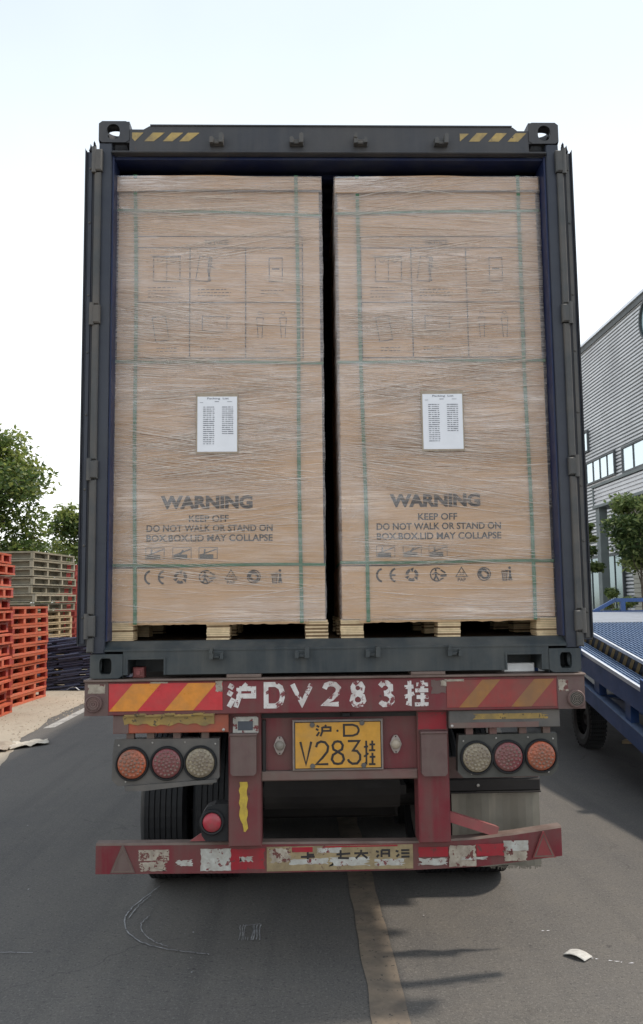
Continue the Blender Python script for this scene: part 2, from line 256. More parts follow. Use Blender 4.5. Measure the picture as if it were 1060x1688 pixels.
# ------------------------------------------------------------------ mesh helpers
class MB:
    def __init__(s): s.v = []; s.f = []; s.mi = []
    def add(s, vs, fs, mi=0):
        b = len(s.v); s.v += [tuple(v) for v in vs]; s.f += [tuple(b+i for i in f) for f in fs]; s.mi += [mi]*len(fs); return s
    def box(s, x0, x1, y0, y1, z0, z1, mi=0):
        return s.add([(x, y, z) for x in (x0, x1) for y in (y0, y1) for z in (z0, z1)],
                     [(0, 1, 3, 2), (4, 6, 7, 5), (0, 4, 5, 1), (2, 3, 7, 6), (0, 2, 6, 4), (1, 5, 7, 3)], mi)
    def bbox(s, x0, x1, y0, y1, z0, z1, b=.004, mi=0):
        """box whose front (-y) edges and corners are chamfered"""
        def ring(y, i): return [(x0+i, y, z0+i), (x1-i, y, z0+i), (x1-i, y, z1-i), (x0+i, y, z1-i)]
        vs = ring(y0, b)+ring(y0+b, 0)+ring(y1, 0)
        fs = [(0, 1, 2, 3), (11, 10, 9, 8)]
        for k in (0, 4):
            for i in range(4): fs.append((k+i, k+4+i, k+4+(i+1) % 4, k+(i+1) % 4))
        return s.add(vs, fs, mi)
    def prism(s, poly, y0, y1, mi=0):
        """outline [(x,z)] extruded along y"""
        n = len(poly); vs = [(x, y0, z) for x, z in poly]+[(x, y1, z) for x, z in poly]
        return s.add(vs, [tuple(range(n)), tuple(range(2*n-1, n-1, -1))]+[(i, i+n, (i+1) % n+n, (i+1) % n) for i in range(n)], mi)
    def beam(s, a, b, wx, wz, mi=0):
        a, b = Vector(a), Vector(b); d = (b-a).normalized()
        u = d.cross(Vector((0, 0, 1)));  u = Vector((1, 0, 0)) if u.length < 1e-3 else u.normalized()
        v = u.cross(d).normalized(); vs = []
        for p in (a, b):
            for i, j in ((-1, -1), (1, -1), (1, 1), (-1, 1)): vs.append(p+u*i*wx/2+v*j*wz/2)
        return s.add(vs, [(0, 1, 2, 3), (7, 6, 5, 4)]+[(i, i+4, (i+1) % 4+4, (i+1) % 4) for i in range(4)], mi)
    def tube(s, pts, r, n=8, mi=0, cap=True):
        pts = [Vector(p) for p in pts]; k = len(pts); vs = []; rr = r if isinstance(r, (list, tuple)) else [r]*k
        for i, p in enumerate(pts):
            d = (pts[min(i+1, k-1)]-pts[max(i-1, 0)]).normalized()
            u = d.cross(Vector((.13, .31, .94))).normalized(); v = d.cross(u)
            for j in range(n):
                a = 2*PI*j/n; vs.append(p+(u*math.cos(a)+v*math.sin(a))*rr[i])
        fs = [(i*n+j, i*n+(j+1) % n, (i+1)*n+(j+1) % n, (i+1)*n+j) for i in range(k-1) for j in range(n)]
        if cap: fs += [tuple(range(n-1, -1, -1)), tuple(range((k-1)*n, k*n))]
        return s.add(vs, fs, mi)
    def lathe(s, c, axis, prof, n=32, mi=0):
        """profile [(radius, along)] turned about an axis through c"""
        c = Vector(c); ax = Vector(axis).normalized(); u = ax.cross(Vector((0, 0, 1)))
        u = Vector((1, 0, 0)) if u.length < 1e-3 else u.normalized(); v = ax.cross(u); vs = []
        for r, t in prof:
            for j in range(n):
                a = 2*PI*j/n; vs.append(c+ax*t+(u*math.cos(a)+v*math.sin(a))*max(r, 1e-5))
        k = len(prof)
        return s.add(vs, [(i*n+j, (i+1)*n+j, (i+1)*n+(j+1) % n, i*n+(j+1) % n) for i in range(k-1) for j in range(n)], mi)
    def stroke(s, pts, wd, y, t=.0008, mi=0):
        """painted stroke: a mitred ribbon in the xz plane, t thick"""
        P = [Vector((p[0], p[1])) for p in pts]; closed = len(P) > 2 and (P[0]-P[-1]).length < 1e-6
        if closed: P = P[:-1]
        n = len(P); A = []; B = []
        for i in range(n):
            a = P[i-1] if (i > 0 or closed) else None; b = P[(i+1) % n] if (i < n-1 or closed) else None
            d1 = (P[i]-a).normalized() if a is not None else None; d2 = (b-P[i]).normalized() if b is not None else None
            if d1 is None: d1 = d2
            if d2 is None: d2 = d1
            n1 = Vector((-d1.y, d1.x)); n2 = Vector((-d2.y, d2.x)); q = n1+n2
            q = n1 if q.length < .3 else q.normalized(); k = min(1/max(q.dot(n1), .35), 1.8)
            A.append(P[i]+q*wd/2*k); B.append(P[i]-q*wd/2*k)
        vs = [(p.x, yy, p.y) for yy in (y, y+t) for S_ in (A, B) for p in S_]; fs = []
        for i in range(n if closed else n-1):
            j = (i+1) % n
            fs += [(i, n+i, n+j, j), (i, j, 2*n+j, 2*n+i), (n+i, 3*n+i, 3*n+j, n+j)]
        if not closed: fs += [(0, 2*n, 3*n, n), (n-1, 2*n-1, 4*n-1, 3*n-1)]
        return s.add(vs, fs, mi)
    def obj(s, name, m, parent=None, loc=(0, 0, 0), smooth=False, label=None):
        me = bpy.data.meshes.new(name); l = Vector(loc)
        if parent is not None and parent.get('_o') is not None: l = Vector(parent['_o'])
        me.from_pydata([tuple(Vector(v)-l) for v in s.v], [], s.f)
        ms = m if isinstance(m, (list, tuple)) else [m]
        for q in ms: me.materials.append(q)
        if len(ms) > 1: me.polygons.foreach_set('material_index', s.mi)
        if smooth: me.polygons.foreach_set('use_smooth', [True]*len(me.polygons))
        me.update(); o = bpy.data.objects.new(name, me); col.objects.link(o)
        if parent is not None: o.parent = parent; o['_o'] = tuple(l)
        else: o.location = l; o['_o'] = tuple(l)
        if label: o['label'] = label
        return o
def tag(o, label, cat, group=None, kind=None):
    if label: o['label'] = label
    if cat: o['category'] = cat
    if group: o['group'] = group
    if kind: o['kind'] = kind
    return o
def thing(name, label, cat, loc=(0, 0, 0), group=None):
    """an Empty at the thing's base; parts are modelled in world metres and stored relative to it"""
    o = bpy.data.objects.new(name, None); col.objects.link(o); o.location = loc; o['_o'] = tuple(loc); o.empty_display_size = .2
    return tag(o, label, cat, group)
def copy_tree(o, parent=None):
    c = o.copy(); col.objects.link(c)
    if parent is not None: c.parent = parent
    for ch in o.children: copy_tree(ch, c)
    return c
def struct(o): o['kind'] = 'structure'; return o
def text_mesh(mb, body, x, z, h, y, width=None, bold=0, align='CENTER'):
    """lettering as flat faces facing -y, cap height h, centred on x (or starting there)"""
    cu = bpy.data.curves.new('lettering', 'FONT'); cu.body = body; cu.size = 1; cu.offset = bold; cu.resolution_u = 3
    o = bpy.data.objects.new('lettering', cu); col.objects.link(o)
    dg = bpy.context.evaluated_depsgraph_get(); me = bpy.data.meshes.new_from_object(o.evaluated_get(dg))
    vs = np.array([v.co[:] for v in me.vertices]); fs = [tuple(p.vertices) for p in me.polygons]
    bpy.data.objects.remove(o); bpy.data.curves.remove(cu); bpy.data.meshes.remove(me)
    mn, mxv = vs.min(0), vs.max(0); sz = h/(mxv[1]-mn[1]); sx = (width/(mxv[0]-mn[0])) if width else sz
    x0 = x-(mxv[0]-mn[0])*sx/2 if align == 'CENTER' else x
    mb.add([(x0+(v[0]-mn[0])*sx, y, z+(v[1]-mn[1])*sz) for v in vs], fs); return mb

GL = {
 'D': [[(0, 0), (0, 1), (.6, 1), (.9, .85), (1, .6), (1, .4), (.9, .15), (.6, 0), (0, 0)]],
 'V': [[(0, 1), (.5, 0), (1, 1)]],
 '2': [[(0, .75), (.12, .93), (.4, 1), (.75, .96), (1, .78), (.93, .55), (.5, .27), (0, 0), (1, 0)]],
 '8': [[(.5, .54), (.15, .64), (.08, .82), (.25, .97), (.5, 1), (.75, .97), (.92, .82), (.85, .64), (.5, .54)],
       [(.5, .535), (.1, .40), (0, .2), (.2, .03), (.5, 0), (.8, .03), (1, .2), (.9, .40), (.5, .535)]],
 '3': [[(.02, .85), (.25, .99), (.6, 1), (.9, .86), (.9, .68), (.6, .54), (.35, .52)], [(.36, .515), (.7, .48), (1, .32), (1, .15), (.75, .01), (.3, 0), (0, .14)]],
 '3f': [[(0, 1), (.95, 1), (.42, .58), (.75, .56), (1, .38), (1, .18), (.75, .01), (.35, 0), (.08, .1), (0, .2)]],
 'hu': [[(.02, .96), (.2, .84)], [(-.02, .66), (.15, .54)], [(.02, .02), (.2, .38)], [(.58, 1.0), (.68, .88)],
        [(.42, .80), (.96, .80), (.96, .48), (.43, .48)], [(.40, .84), (.40, .40), (.28, .0)]],
 'gua': [[(0, .74), (.38, .76)], [(.21, 1), (.21, .06), (.06, .10)], [(0, .34), (.4, .48)], [(.5, .84), (1, .84)], [(.45, .60), (1, .60)],
         [(.75, 1), (.75, .63)], [(.5, .33), (1, .33)], [(.42, .03), (1, .03)], [(.75, .5), (.75, .06)]],
}
def glyph(mb, g, x0, x1, z0, z1, wd, y):
    k = 0
    for st in GL[g]:
        mb.stroke([(x0+wd/2+(x1-x0-wd)*p[0], z0+wd/2+(z1-z0-wd)*p[1]) for p in st], wd, y-.0002*k, .0006); k += 1
def arc(cx, cz, r, a0, a1, n=10): return [(cx+r*math.cos(math.radians(a0+(a1-a0)*i/n)), cz+r*math.sin(math.radians(a0+(a1-a0)*i/n))) for i in range(n+1)]

# ================================================================== GROUND
g = MB().add([(-900, -60, -.012), (900, -60, -.012), (900, 1400, -.012), (-900, 1400, -.012)], [(0, 1, 2, 3)]).obj('ground', M_conc); struct(g)
rd = MB().add([(-5.5, -60, 0), (60, -60, 0), (60, 1400, 0), (-5.5, 1400, 0)], [(0, 1, 2, 3)]).obj('road', M_road); struct(rd)
edge = [(-3.75, -60), (-3.72, 4), (-3.74, 6.1), (-3.86, 6.8), (-4.0, 7.5), (-4.17, 8.2), (-4.2, 9.2), (-4.36, 10.2), (-4.36, 11), (-4.31, 12.2), (-4.36, 14), (-4.34, 18), (-4.4, 30), (-4.4, 1400)]
e2 = []
for i in range(len(edge)-1):
    (xa, ya), (xb, yb) = edge[i], edge[i+1]; n = max(1, min(40, int(abs(yb-ya)/.12)))
    for k in range(n):
        t = k/n; yy = ya+(yb-ya)*t; e2.append((xa+(xb-xa)*t+.05*noise.noise(Vector((yy*2.1, 3, 0)))+.02*noise.noise(Vector((yy*9, 8, 0))), yy))
e2.append(edge[-1])
vs = [(x, y, .004) for x, y in e2]+[(-900, y, .004) for x, y in e2]; n = len(e2)
yard = MB().add(vs, [(i, i+1, n+i+1, n+i) for i in range(n-1)]).obj('concrete_yard', M_conc); struct(yard)
def flat(name, poly, m, z=.004, parent=rd, sub=0):
    return MB().add([(x, y, z) for x, y in poly], [tuple(range(len(poly)))]).obj(name, m, parent)
mb = MB()   # the worn centre line, its edges uneven
ys = np.linspace(-6, 60, 600); a = [(.130+.012*noise.noise(Vector((y*3, 0, 0)))+.004*noise.noise(Vector((y*17, 0, 0))), y, .004) for y in ys]
b = [(.302+.012*noise.noise(Vector((y*3, 9, 0)))+.004*noise.noise(Vector((y*17, 5, 0))), y, .004) for y in ys]
mb.add(a+b, [(i, 600+i, 601+i, i+1) for i in range(599)]); mb.obj('centre_line', M_line, rd)
flat('edge_line', [(-4.13, 9.1), (-3.98, 9.2), (-3.98, 60), (-4.13, 60)], M_linew)
def chalk(pts, wd, z=.006):
    mb = MB(); P = [Vector(p) for p in pts]; vs = []
    for i, p in enumerate(P):
        d = (P[min(i+1, len(P)-1)]-P[max(i-1, 0)]).normalized(); nn = Vector((-d.y, d.x)); ww = wd*(.5+.5*abs(noise.noise(Vector((i*.9, wd*100, 0)))))
        q = p+nn*.008*noise.noise(Vector((i*.6, p.x, 1))); vs += [(q.x+nn.x*ww, q.y+nn.y*ww, z), (q.x-nn.x*ww, q.y-nn.y*ww, z)]
    mb.add(vs, [(2*i, 2*i+1, 2*i+3, 2*i+2) for i in range(len(P)-1)]); return mb.obj('chalk_mark', M_chalk, rd)
def smoothp(c, n=10):
    o = []
    for i in range(len(c)-1):
        p0, p1, p2, p3 = [np.array(c[max(0, min(len(c)-1, i+k))]) for k in (-1, 0, 1, 2)]
        for k in range(n):
            t = k/n; o.append(tuple(.5*(2*p1+(p2-p0)*t+(2*p0-5*p1+4*p2-p3)*t*t+(3*p1-p0-3*p2+p3)*t**3)))
    return o+[c[-1]]
chalk(smoothp([(-1.14, 1.70), (-1.25, 1.29), (-1.24, 1.03), (-1.125, .796), (-.95, .66), (-.69, .566)]), .006)
chalk(smoothp([(-1.17, 1.52), (-1.215, 1.33), (-1.235, 1.12)]), .004, .007)
chalk(smoothp([(-1.115, 1.16), (-1.14, 1.02), (-1.10, .88), (-1.02, .76), (-.93, .68)]), .004, .007)
chalk(smoothp([(-1.95, .66), (-1.80, .655), (-1.66, .64)]), .004)
for k in range(9):
    xx = -.545+.014*k+random.uniform(-.004, .004); chalk([(xx+.004*math.sin(j+k), .745+.012*random.random()+j*.045) for j in range(2 if k in (3, 4) else 6)], .0035 if k < 5 else .0065)
chalk([(-.53, .955), (-.49, .975), (-.425, .985)], .006, .0065)
for k in range(26):
    x = random.uniform(-3.3, 1.9); y = random.uniform(.2, 4); s_ = random.uniform(.003, .009)
    if k < 14: pts = [(x+random.uniform(.5, 1)*s_*math.cos(t), y+random.uniform(.5, 1)*s_*math.sin(t)*1.5) for t in np.linspace(0, 5.2, 6)]; flat('grit_fleck', pts, M_chalk, .0065)

# ================================================================== CONTAINER
HZ = 1.532
C = thing('shipping_container', 'dark blue-grey steel shipping container, rear doors folded open, loaded on the red trailer', 'container', (0, 0, HZ))
def casting(sx, z0, z1, top):
    """hollow corner casting: plates with their holes"""
    x_in, x_out = sx*1.059, sx*1.219; mb = MB(); th = .03
    cx, cz = (x_in+x_out)/2+sx*.004, (z0+z1)/2
    def holed(c0, rx, rz, u0, u1, v0, v1, put, n=24):
        ci = []; co = []
        for i in range(n):
            a = 2*PI*(i+.5)/n; ca, sa = math.cos(a), math.sin(a)
            if rz > rx: ci.append((c0[0]+rx*ca, c0[1]+rx*sa+(rz-rx)*(1 if sa > 0 else -1)))
            else: ci.append((c0[0]+rx*ca+(rx-rz)*(1 if ca > 0 else -1)*0, c0[1]+rz*sa))
            k = 1/max(abs(ca), abs(sa)); q = (ca*k, sa*k)
            co.append((c0[0]+(q[0]*(u1-c0[0]) if q[0] > 0 else q[0]*(c0[0]-u0)), c0[1]+(q[1]*(v1-c0[1]) if q[1] > 0 else q[1]*(c0[1]-v0))))
        vs = [put(a, b, 0) for a, b in co]+[put(a, b, 0) for a, b in ci]+[put(a, b, 1) for a, b in ci]+[put(a, b, 1) for a, b in co]
        fs = []
        for i in range(n):
            j = (i+1) % n; fs += [(i, j, n+j, n+i), (n+i, n+j, 2*n+j, 2*n+i), (2*n+i, 2*n+j, 3*n+j, 3*n+i)]
        mb.add(vs, fs)
    lo, hi = min(x_in, x_out), max(x_in, x_out)
    holed((cx, cz), .034 if top else .030, .043 if top else .047, lo, hi, z0, z1, lambda a, b, k: (a, -.004+k*th, b))
    holed((.092, cz), .034, .034, -.004, .178, z0, z1, lambda a, b, k: (x_out-sx*(k*th), a, b))
    if top: holed((cx-sx*.004, .095), .055, .05, lo, hi, -.004, .178, lambda a, b, k: (a, b, z1-k*.03))
    else: mb.box(lo, hi, -.003, .178, z1-.02, z1-.0005); mb.box(lo+.001, hi-.001, .0, .178, z0+.0005, z0+.02)
    mb.box(x_in, x_in+sx*.02, 0, .178, z0+.001, z1-.001)
    mb.box(lo+.002, hi-.002, .165, .178, z0+.002, z1-.002)
    return mb
for sx in (-1, 1):
    casting(sx, HZ+2.778, HZ+2.896, True).obj('corner_casting', M_frame, C)
    casting(sx, HZ, HZ+.118, False).obj('corner_casting', M_sill, C)
    mb = MB(); mb.bbox(*sorted((sx*1.150, sx*1.216)), 0, .15, HZ+.119, HZ+2.777, .005); mb.obj('corner_post', M_door, C)
    MB().box(*sorted((sx*1.140, sx*1.1495)), .02, .16, HZ+.18, HZ+2.72).obj('door_jamb', M_blue, C)
    # hinge side bar in lengths between the lugs
    zs = [4.262, 4.245, 4.143, 3.422, 3.325, 2.615, 2.523, 1.84, 1.736, 1.655]
    mb = MB(); x0, x1 = sorted((sx*1.200, sx*1.234))
    for a_, b_ in ((4.143, 3.422), (3.325, 2.615), (2.523, 1.84), (1.736, 1.655)): mb.bbox(x0, x1, -.022, .0, b_+.004, a_-.004, .006)
    mb.obj('hinge_bar', M_hinge, C)
    for a_, b_ in ((4.262, 4.143), (3.422, 3.325), (2.615, 2.523), (1.84, 1.736)):
        mb = MB(); mb.bbox(*sorted((sx*1.193, sx*1.240)), -.030, -.001, b_, a_, .007)
        mb.tube([(sx*1.236, -.022, b_-.01), (sx*1.236, -.022, a_+.01)], .012, 10); mb.obj('hinge', M_hinge, C, label=None)
    # side wall, vertical corrugations
    mb = MB(); P = []; y = .145
    while y < 12.1:
        for dx, dy in ((0, 0), (0, .07), (.036, .068+.07), (.036, .068+.14)): P.append((sx*(1.205-dx), y+dy))
        y += .278
    vs = [(x, y, z) for z in (HZ+.10, HZ+2.80) for x, y in P]; n = len(P)
    mb.add(vs, [(i, i+1, n+i+1, n+i) for i in range(n-1)]); mb.obj('side_wall', M_blue, C)
    mb = MB(); mb.box(*sorted((sx*1.155, sx*1.217)), .1785, 12.1, HZ+2.80, HZ+2.86); mb.box(*sorted((sx*1.06, sx*1.155)), .101, .30, HZ+2.735, HZ+2.872); mb.box(*sorted((sx*1.16, sx*1.217)), .18, 12.1, HZ+.02, HZ+.14); mb.obj('side_rail', M_frame, C)
# header
mb = MB()
mb.prism([(-1.058, 4.262), (1.058, 4.262), (1.058, 4.382), (1.0, 4.382), (.975, 4.402), (-.955, 4.402), (-.985, 4.384), (-1.058, 4.384)], .0, .10)
mb.bbox(-1.148, 1.148, -.012, .03, 4.250, 4.2615, .004); mb.box(-.95, .97, -.006, .02, 4.4025, 4.409)
mb.obj('header', M_frame, C)
mb = MB().box(-1.14, 1.14, .035, .16, 4.235, 4.2495); mb.box(-1.058, 1.058, .1005, .30, 4.262, 4.383); mb.box(-1.14, 1.14, .24, .30, 4.236, 4.2615); mb.obj('header_lining', M_blue, C)
mb = MB()
for x in (-.948, -.870, -.778): pass
hs = []
for base in (-1.012, -.936, -.857, -.778):
    pass
M_haz = mat('faded_hazard_yellow', (.42, .30, .10), .55, dust=(.16, .14, .11), amt=.5, dscale=14, chips=(.075, .07, .07), chip_amt=.6)
for k, x in enumerate((-.936, -.838, -.752)):
    w0 = .062; MB().prism([(x-.045, 4.318), (x-.045+w0-.012, 4.318), (x+w0, 4.366), (x, 4.366)], -.0012, -.0002).obj('hazard_stripe', M_haz, C)
MB().prism([(-1.045, 4.366), (-.985, 4.366), (-1.03, 4.318), (-1.045, 4.335)], -.0012, -.0002).obj('hazard_stripe', M_haz, C)
MB().prism([(.69, 4.366), (.74, 4.366), (.705, 4.335), (.69, 4.322)], -.0012, -.0002).obj('hazard_stripe', M_haz, C)
for x in (.782, .886, .990):
    MB().prism([(x-.045, 4.322), (x+.012, 4.322), (x+.058, 4.370), (x, 4.370)], -.0012, -.0002).obj('hazard_stripe', M_haz, C)
# roof, floor, front
mb = MB(); P = []; y = .18
while y < 12.1:
    for dz, dy in ((0, 0), (0, .08), (.02, .10), (.02, .18)): P.append((y+dy, 4.405-dz))
    y += .21
n = len(P); mb.add([(x, y, z) for x in (-1.21, 1.21) for y, z in P], [(i, i+1, n+i+1, n+i) for i in range(n-1)]); mb.obj('roof', M_blue, C)
mb = MB(); mb.box(-1.16, 1.16, .145, 12.1, 1.668, 1.696); mb.obj('floor_board', M_wood2, C)
mb = MB(); mb.box(-1.2, 1.2, 12.1, 12.16, HZ+.02, HZ+2.86); mb.obj('front_wall', M_blue, C)
mb = MB()
for y in np.arange(.5, 12, .6): mb.box(-1.15, 1.15, y, y+.05, 1.56, 1.667)
mb.obj('cross_member', M_frame, C)
# sill: face between the castings with the two fork/twist-lock pockets cut out, then the threshold plate
mb = MB(); zb, zt = 1.547, 1.662
for x0, x1 in ((-1.058, -1.033), (-.858, .848), (1.020, 1.058)): mb.box(x0, x1, .0, .03, zb, zt)
for x0, x1 in ((-1.033, -.858), (.848, 1.020)): mb.box(x0, x1, .0, .03, 1.622, zt)
mb.box(-.858, .848, .0301, .11, zb, zb+.008)
mb.obj('sill', M_sill, C)
mb = MB(); mb.add([(-1.149, -.004, 1.6625), (1.149, -.004, 1.6625), (1.149, -.004, 1.672), (-1.149, -.004, 1.672), (-1.149, .06, 1.708), (1.149, .06, 1.708), (1.149, .145, 1.708), (-1.149, .145, 1.708), (-1.149, .145, 1.6625), (1.149, .145, 1.6625)],
    [(0, 1, 2, 3), (3, 2, 5, 4), (4, 5, 6, 7), (7, 6, 9, 8), (0, 8, 9, 1), (0, 3, 4, 7, 8), (1, 9, 6, 5, 2)]); mb.obj('threshold_plate', M_sill, C)
for x0, x1 in ((-1.033, -.858), (.848, 1.020)):
    mb = MB(); mb.box(x0-.010, x0-.0005, -.006, .20, zb, 1.632); mb.box(x1+.0005, x1+.010, -.006, .20, zb, 1.632); mb.box(x0, x1, -.006, .20, 1.6225, 1.632)
    mb.box(x0-.01, x1+.01, .20, .21, zb, 1.64); mb.obj('pocket_frame', M_sill, C)
# cam keepers
def keeper(x, z, flip, m):
    mb = MB(); s = -1 if flip else 1
    mb.bbox(x-.036, x+.036, -.012, -.0005, z-.018, z+.020, .003)
    mb.prism([(x-.036, z-.018), (x-.018, z-.018), (x-.014, z+.006), (x-.022, z+.016), (x-.036, z+.012)], -.045, -.0121)
    mb.prism([(x+.012, z-.018), (x+.034, z-.018), (x+.036, z+.028), (x+.026, z+.036), (x+.014, z+.028)] if s > 0 else [(x+.016, z-.018), (x+.034, z-.018), (x+.034, z+.010), (x+.020, z+.012)], -.050, -.0121)
    if s < 0: mb.prism([(x-.038, z+.012), (x-.020, z+.008), (x-.018, z+.034), (x-.030, z+.036)], -.05, -.0121)
    mb.bbox(x-.018, x+.014, -.030, -.0121, z-.016, z-.002, .003)
    return mb.obj('cam_keeper', m, C)
for x, f in ((-.598, 0), (-.179, 0), (.159, 1), (.586, 0)): keeper(x, 4.308, f, M_hinge)
for x, f in ((-.595, 1), (-.175, 0), (.175, 0), (.581, 1)): keeper(x, 1.640, f, M_sill)
# doors folded back against the side walls
for sx in (-1, 1):
    D = MB(); xi, xo = sx*1.236, sx*1.284
    D.bbox(*sorted((xi, xo)), .004, 1.17, 1.690, 4.262, .004)
    d = D.obj('door', M_door, C)
    mb = MB(); mb.bbox(*sorted((sx*1.247, sx*1.270)), -.004, .0035, 1.70, 4.25, .003)
    mb.obj('edge_channel', M_hinge if sx > 0 else M_door, d)
    mb = MB()
    for k, x in enumerate((1.240, 1.2325, 1.282)):
        mb.prism([(sx*(x-.004), 1.70), (sx*(x+.004), 1.70), (sx*(x+.004), 4.275), (sx*(x-.002+.004*(k == 0)), 4.262+(.045, .03, .0)[k] if k < 2 else 4.26), (sx*(x-.004), 4.262)], -.012+.002*k, .0035-.0003*k)
    mb.prism([(sx*1.236, 4.262), (sx*1.243, 4.262), (sx*1.2435, 4.29), (sx*1.239, 4.315)], -.010, .02)
    mb.prism([(sx*1.258, 4.262), (sx*1.268, 4.262), (sx*1.263, 4.275), (sx*1.259, 4.30)], -.006, .02)
    mb.obj('door_gasket', M_gasket, d)
    for k in range(8):
        z = 1.83+k*.335+.03*math.sin(k*2.3); MB().lathe((sx*1.2585, -.004, z), (0, -1, 0), [(.0065, 0), (.006, .003), (.003, .0045), (0, .005)], 10).obj('rivet', M_hinge, d, smooth=True)
    for zz in (4.19, 3.37, 2.57, 1.79):
        MB().bbox(*sorted((sx*1.2295, sx*1.2355)), -.02, .10, zz-.045, zz+.045, .004).obj('hinge_strap', M_hinge, d)

# ================================================================== TRAILER
T = thing('container_trailer', 'dusty dark red skeletal semi-trailer with tail lamps, yellow number plate and bent rear bumper', 'trailer', (0, 1.45, 0))
mb = MB(); mb.bbox(-1.243, 1.232, 0, .14, 1.352, 1.5155, .004); rb = mb.obj('rear_beam', M_red, T)
mb = MB(); mb.bbox(-1.246, 1.235, -.016, .14, 1.516, 1.527, .003); mb.obj('top_flange', M_lip, rb)
mb = MB(); mb.bbox(-.548, -.378, -.012, .12, 1.5275, 1.5445, .004); mb.obj('bolster_pad', M_lip, rb)
mb = MB(); mb.bbox(.365, .535, -.012, .12, 1.5275, 1.5445, .004); mb.obj('bolster_pad', M_lip, rb)
mb = MB(); mb.bbox(-1.243, -1.128, -.0015, -.0002, 1.352, 1.5155, .0005); mb.obj('end_panel', M_brown, rb)
mb = MB(); mb.bbox(1.095, 1.232, -.0015, -.0002, 1.352, 1.5155, .0005); mb.obj('end_panel', M_brown, rb)
# twist lock bit in the left pocket, bright gap painted in the right
mb = MB(); mb.bbox(-1.02, -.965, .05, .12, 1.528, 1.580, .008); mb.lathe((-.99, .048, 1.555), (0, -1, 0), [(.012, 0), (.012, .01), (0, .01)], 12); mb.obj('twist_lock_or_bright_gap', M_pink, T)
mb = MB(); mb.bbox(.855, 1.012, .10, .16, 1.5285, 1.572, .004); mb.obj('twist_lock_or_bright_gap', mat('bright_gap_white', (.85, .86, .86), .5), T)  # pale block painted as the bright ground showing through the pocket
def hazard_board(x0, x1, z0, z1, my, mr, bands, y=-.0035, slope=.115):
    bd = MB().bbox(x0, x1, y, y+.003, z0, z1, .001).obj('hazard_board', mr, rb)
    for a_, b_ in bands:
        P = [(a_, z0+.001), (b_, z0+.001), (b_+slope, z1-.001), (a_+slope, z1-.001)]
        # clip to the board
        Q = []
        for i in range(4):
            (xa, za), (xb, zb_) = P[i], P[(i+1) % 4]; Q.append((xa, za))
            for lim in (x0+.001, x1-.001):
                if (xa-lim)*(xb-lim) < 0: t = (lim-xa)/(xb-xa); Q.append((lim, za+(zb_-za)*t))
        Q = [q for q in Q if x0+.0005 <= q[0] <= x1-.0005]
        MB().prism(Q, y-.0008, y-.0001).obj('reflective_band', my, bd)
    return bd
hazard_board(-1.124, -.568, 1.372, 1.506, M_hy, M_hr, [(-1.122, -.985), (-.852, -.712)])
hazard_board(.540, 1.089, 1.366, 1.502, M_hyd, M_hrd, [(.60, .69), (.86, .96)], slope=.12)
# worn white lettering, painted through a stencil
def beamglyph(g, u0, u1, wd, z0=1.376, z1=1.504, y=-.0014):
    mb = MB(); glyph(mb, g, u0, u1, z0, z1, wd, y); mb.obj('painted_character', M_white, rb)
beamglyph('hu', -.552, -.398, .024, 1.372, 1.508); beamglyph('D', -.366, -.262, .024); beamglyph('V', -.236, -.118, .024, 1.384)
beamglyph('2', -.078, .016, .024, 1.380); beamglyph('8', .058, .140, .024, 1.374); beamglyph('3', .196, .280, .025, 1.374); beamglyph('gua', .322, .458, .019, 1.372, 1.51)
# torn white sticker bits
def torn(cx, cz, w_, h_, m, parent, y, name='sticker', n=18, rag=.25, seed=0, th=.0007):
    rr = random.Random(seed); P = []; K = 9
    for e in range(4):
        for i in range(K):
            t = -1+2*i/K; j = 1-rag*rr.random()**2*(1.0 if i else .35)
            x_, z_ = ((t, -j), (j, t), (-t, j), (-j, -t))[e]; P.append((cx+x_*w_/2, cz+z_*h_/2))
    return MB().prism(P, y-th, y).obj(name, m, parent)
torn(-.585, 1.487, .035, .055, M_stick, rb, -.0046, seed=2, rag=.2); torn(.50, 1.470, .075, .07, M_brown, rb, -.0016, seed=4)
torn(-1.185, 1.482, .085, .045, M_stick, rb, -.0018, seed=5, rag=.06); torn(.58, 1.50, .10, .012, M_stick, rb, -.0046, seed=6); torn(-.88, 1.509, .09, .008, M_stick, rb, -.0046, seed=8)
torn(1.125, 1.468, .05, .06, M_stick, rb, -.0018, seed=9); torn(.525, 1.487, .03, .03, M_stick, rb, -.0046, seed=19)
# end marker lamps
def ringlamp(x, z, r, ml, mr_, parent, y, name='marker_lamp', rings=3, pl='lens', stretch=1.0):
    b = MB().lathe((x, y, z), (0, -1, 0), [(r, 0), (r, .012), (r*.9, .018), (r*.80, .018), (r*.78, .012), (0, .012)], 28).obj(name, mr_, parent, smooth=False)
    pr = [(r*.77, .0125)]
    for k in range(rings):
        a_ = r*.77*(1-(k+.35)/(rings+.4)); pr += [(a_+r*.05, .016+.002*k), (a_, .0135+.002*k)]
    for k in range(rings):
        a_ = r*.74*(1-(k+.45)/(rings+.2)); MB().lathe((x, y, z), (0, -1, 0), [(a_+r*.035, .0165+.002*k), (a_+r*.03, .0195+.002*k), (a_-r*.03, .0195+.002*k), (a_-r*.035, .0165+.002*k)], 28).obj('lens_ring', M_dark if rings > 3 else M_brown, b, smooth=True)
    pr.append((0, .016+.002*rings)); MB().lathe((x, y, z), (0, -1, 0), pr, 28).obj(pl, ml, b, smooth=True); return b
ringlamp(-1.196, 1.411, .042, mat('dusty_pink_lens', (.24, .13, .12), .5, dust=DUST, amt=.6), M_brown, rb, -.0018)
ringlamp(1.184, 1.402, .044, mat('dusty_white_lens', (.30, .27, .23), .5, dust=DUST, amt=.6), M_brown, rb, -.0018, rings=4)
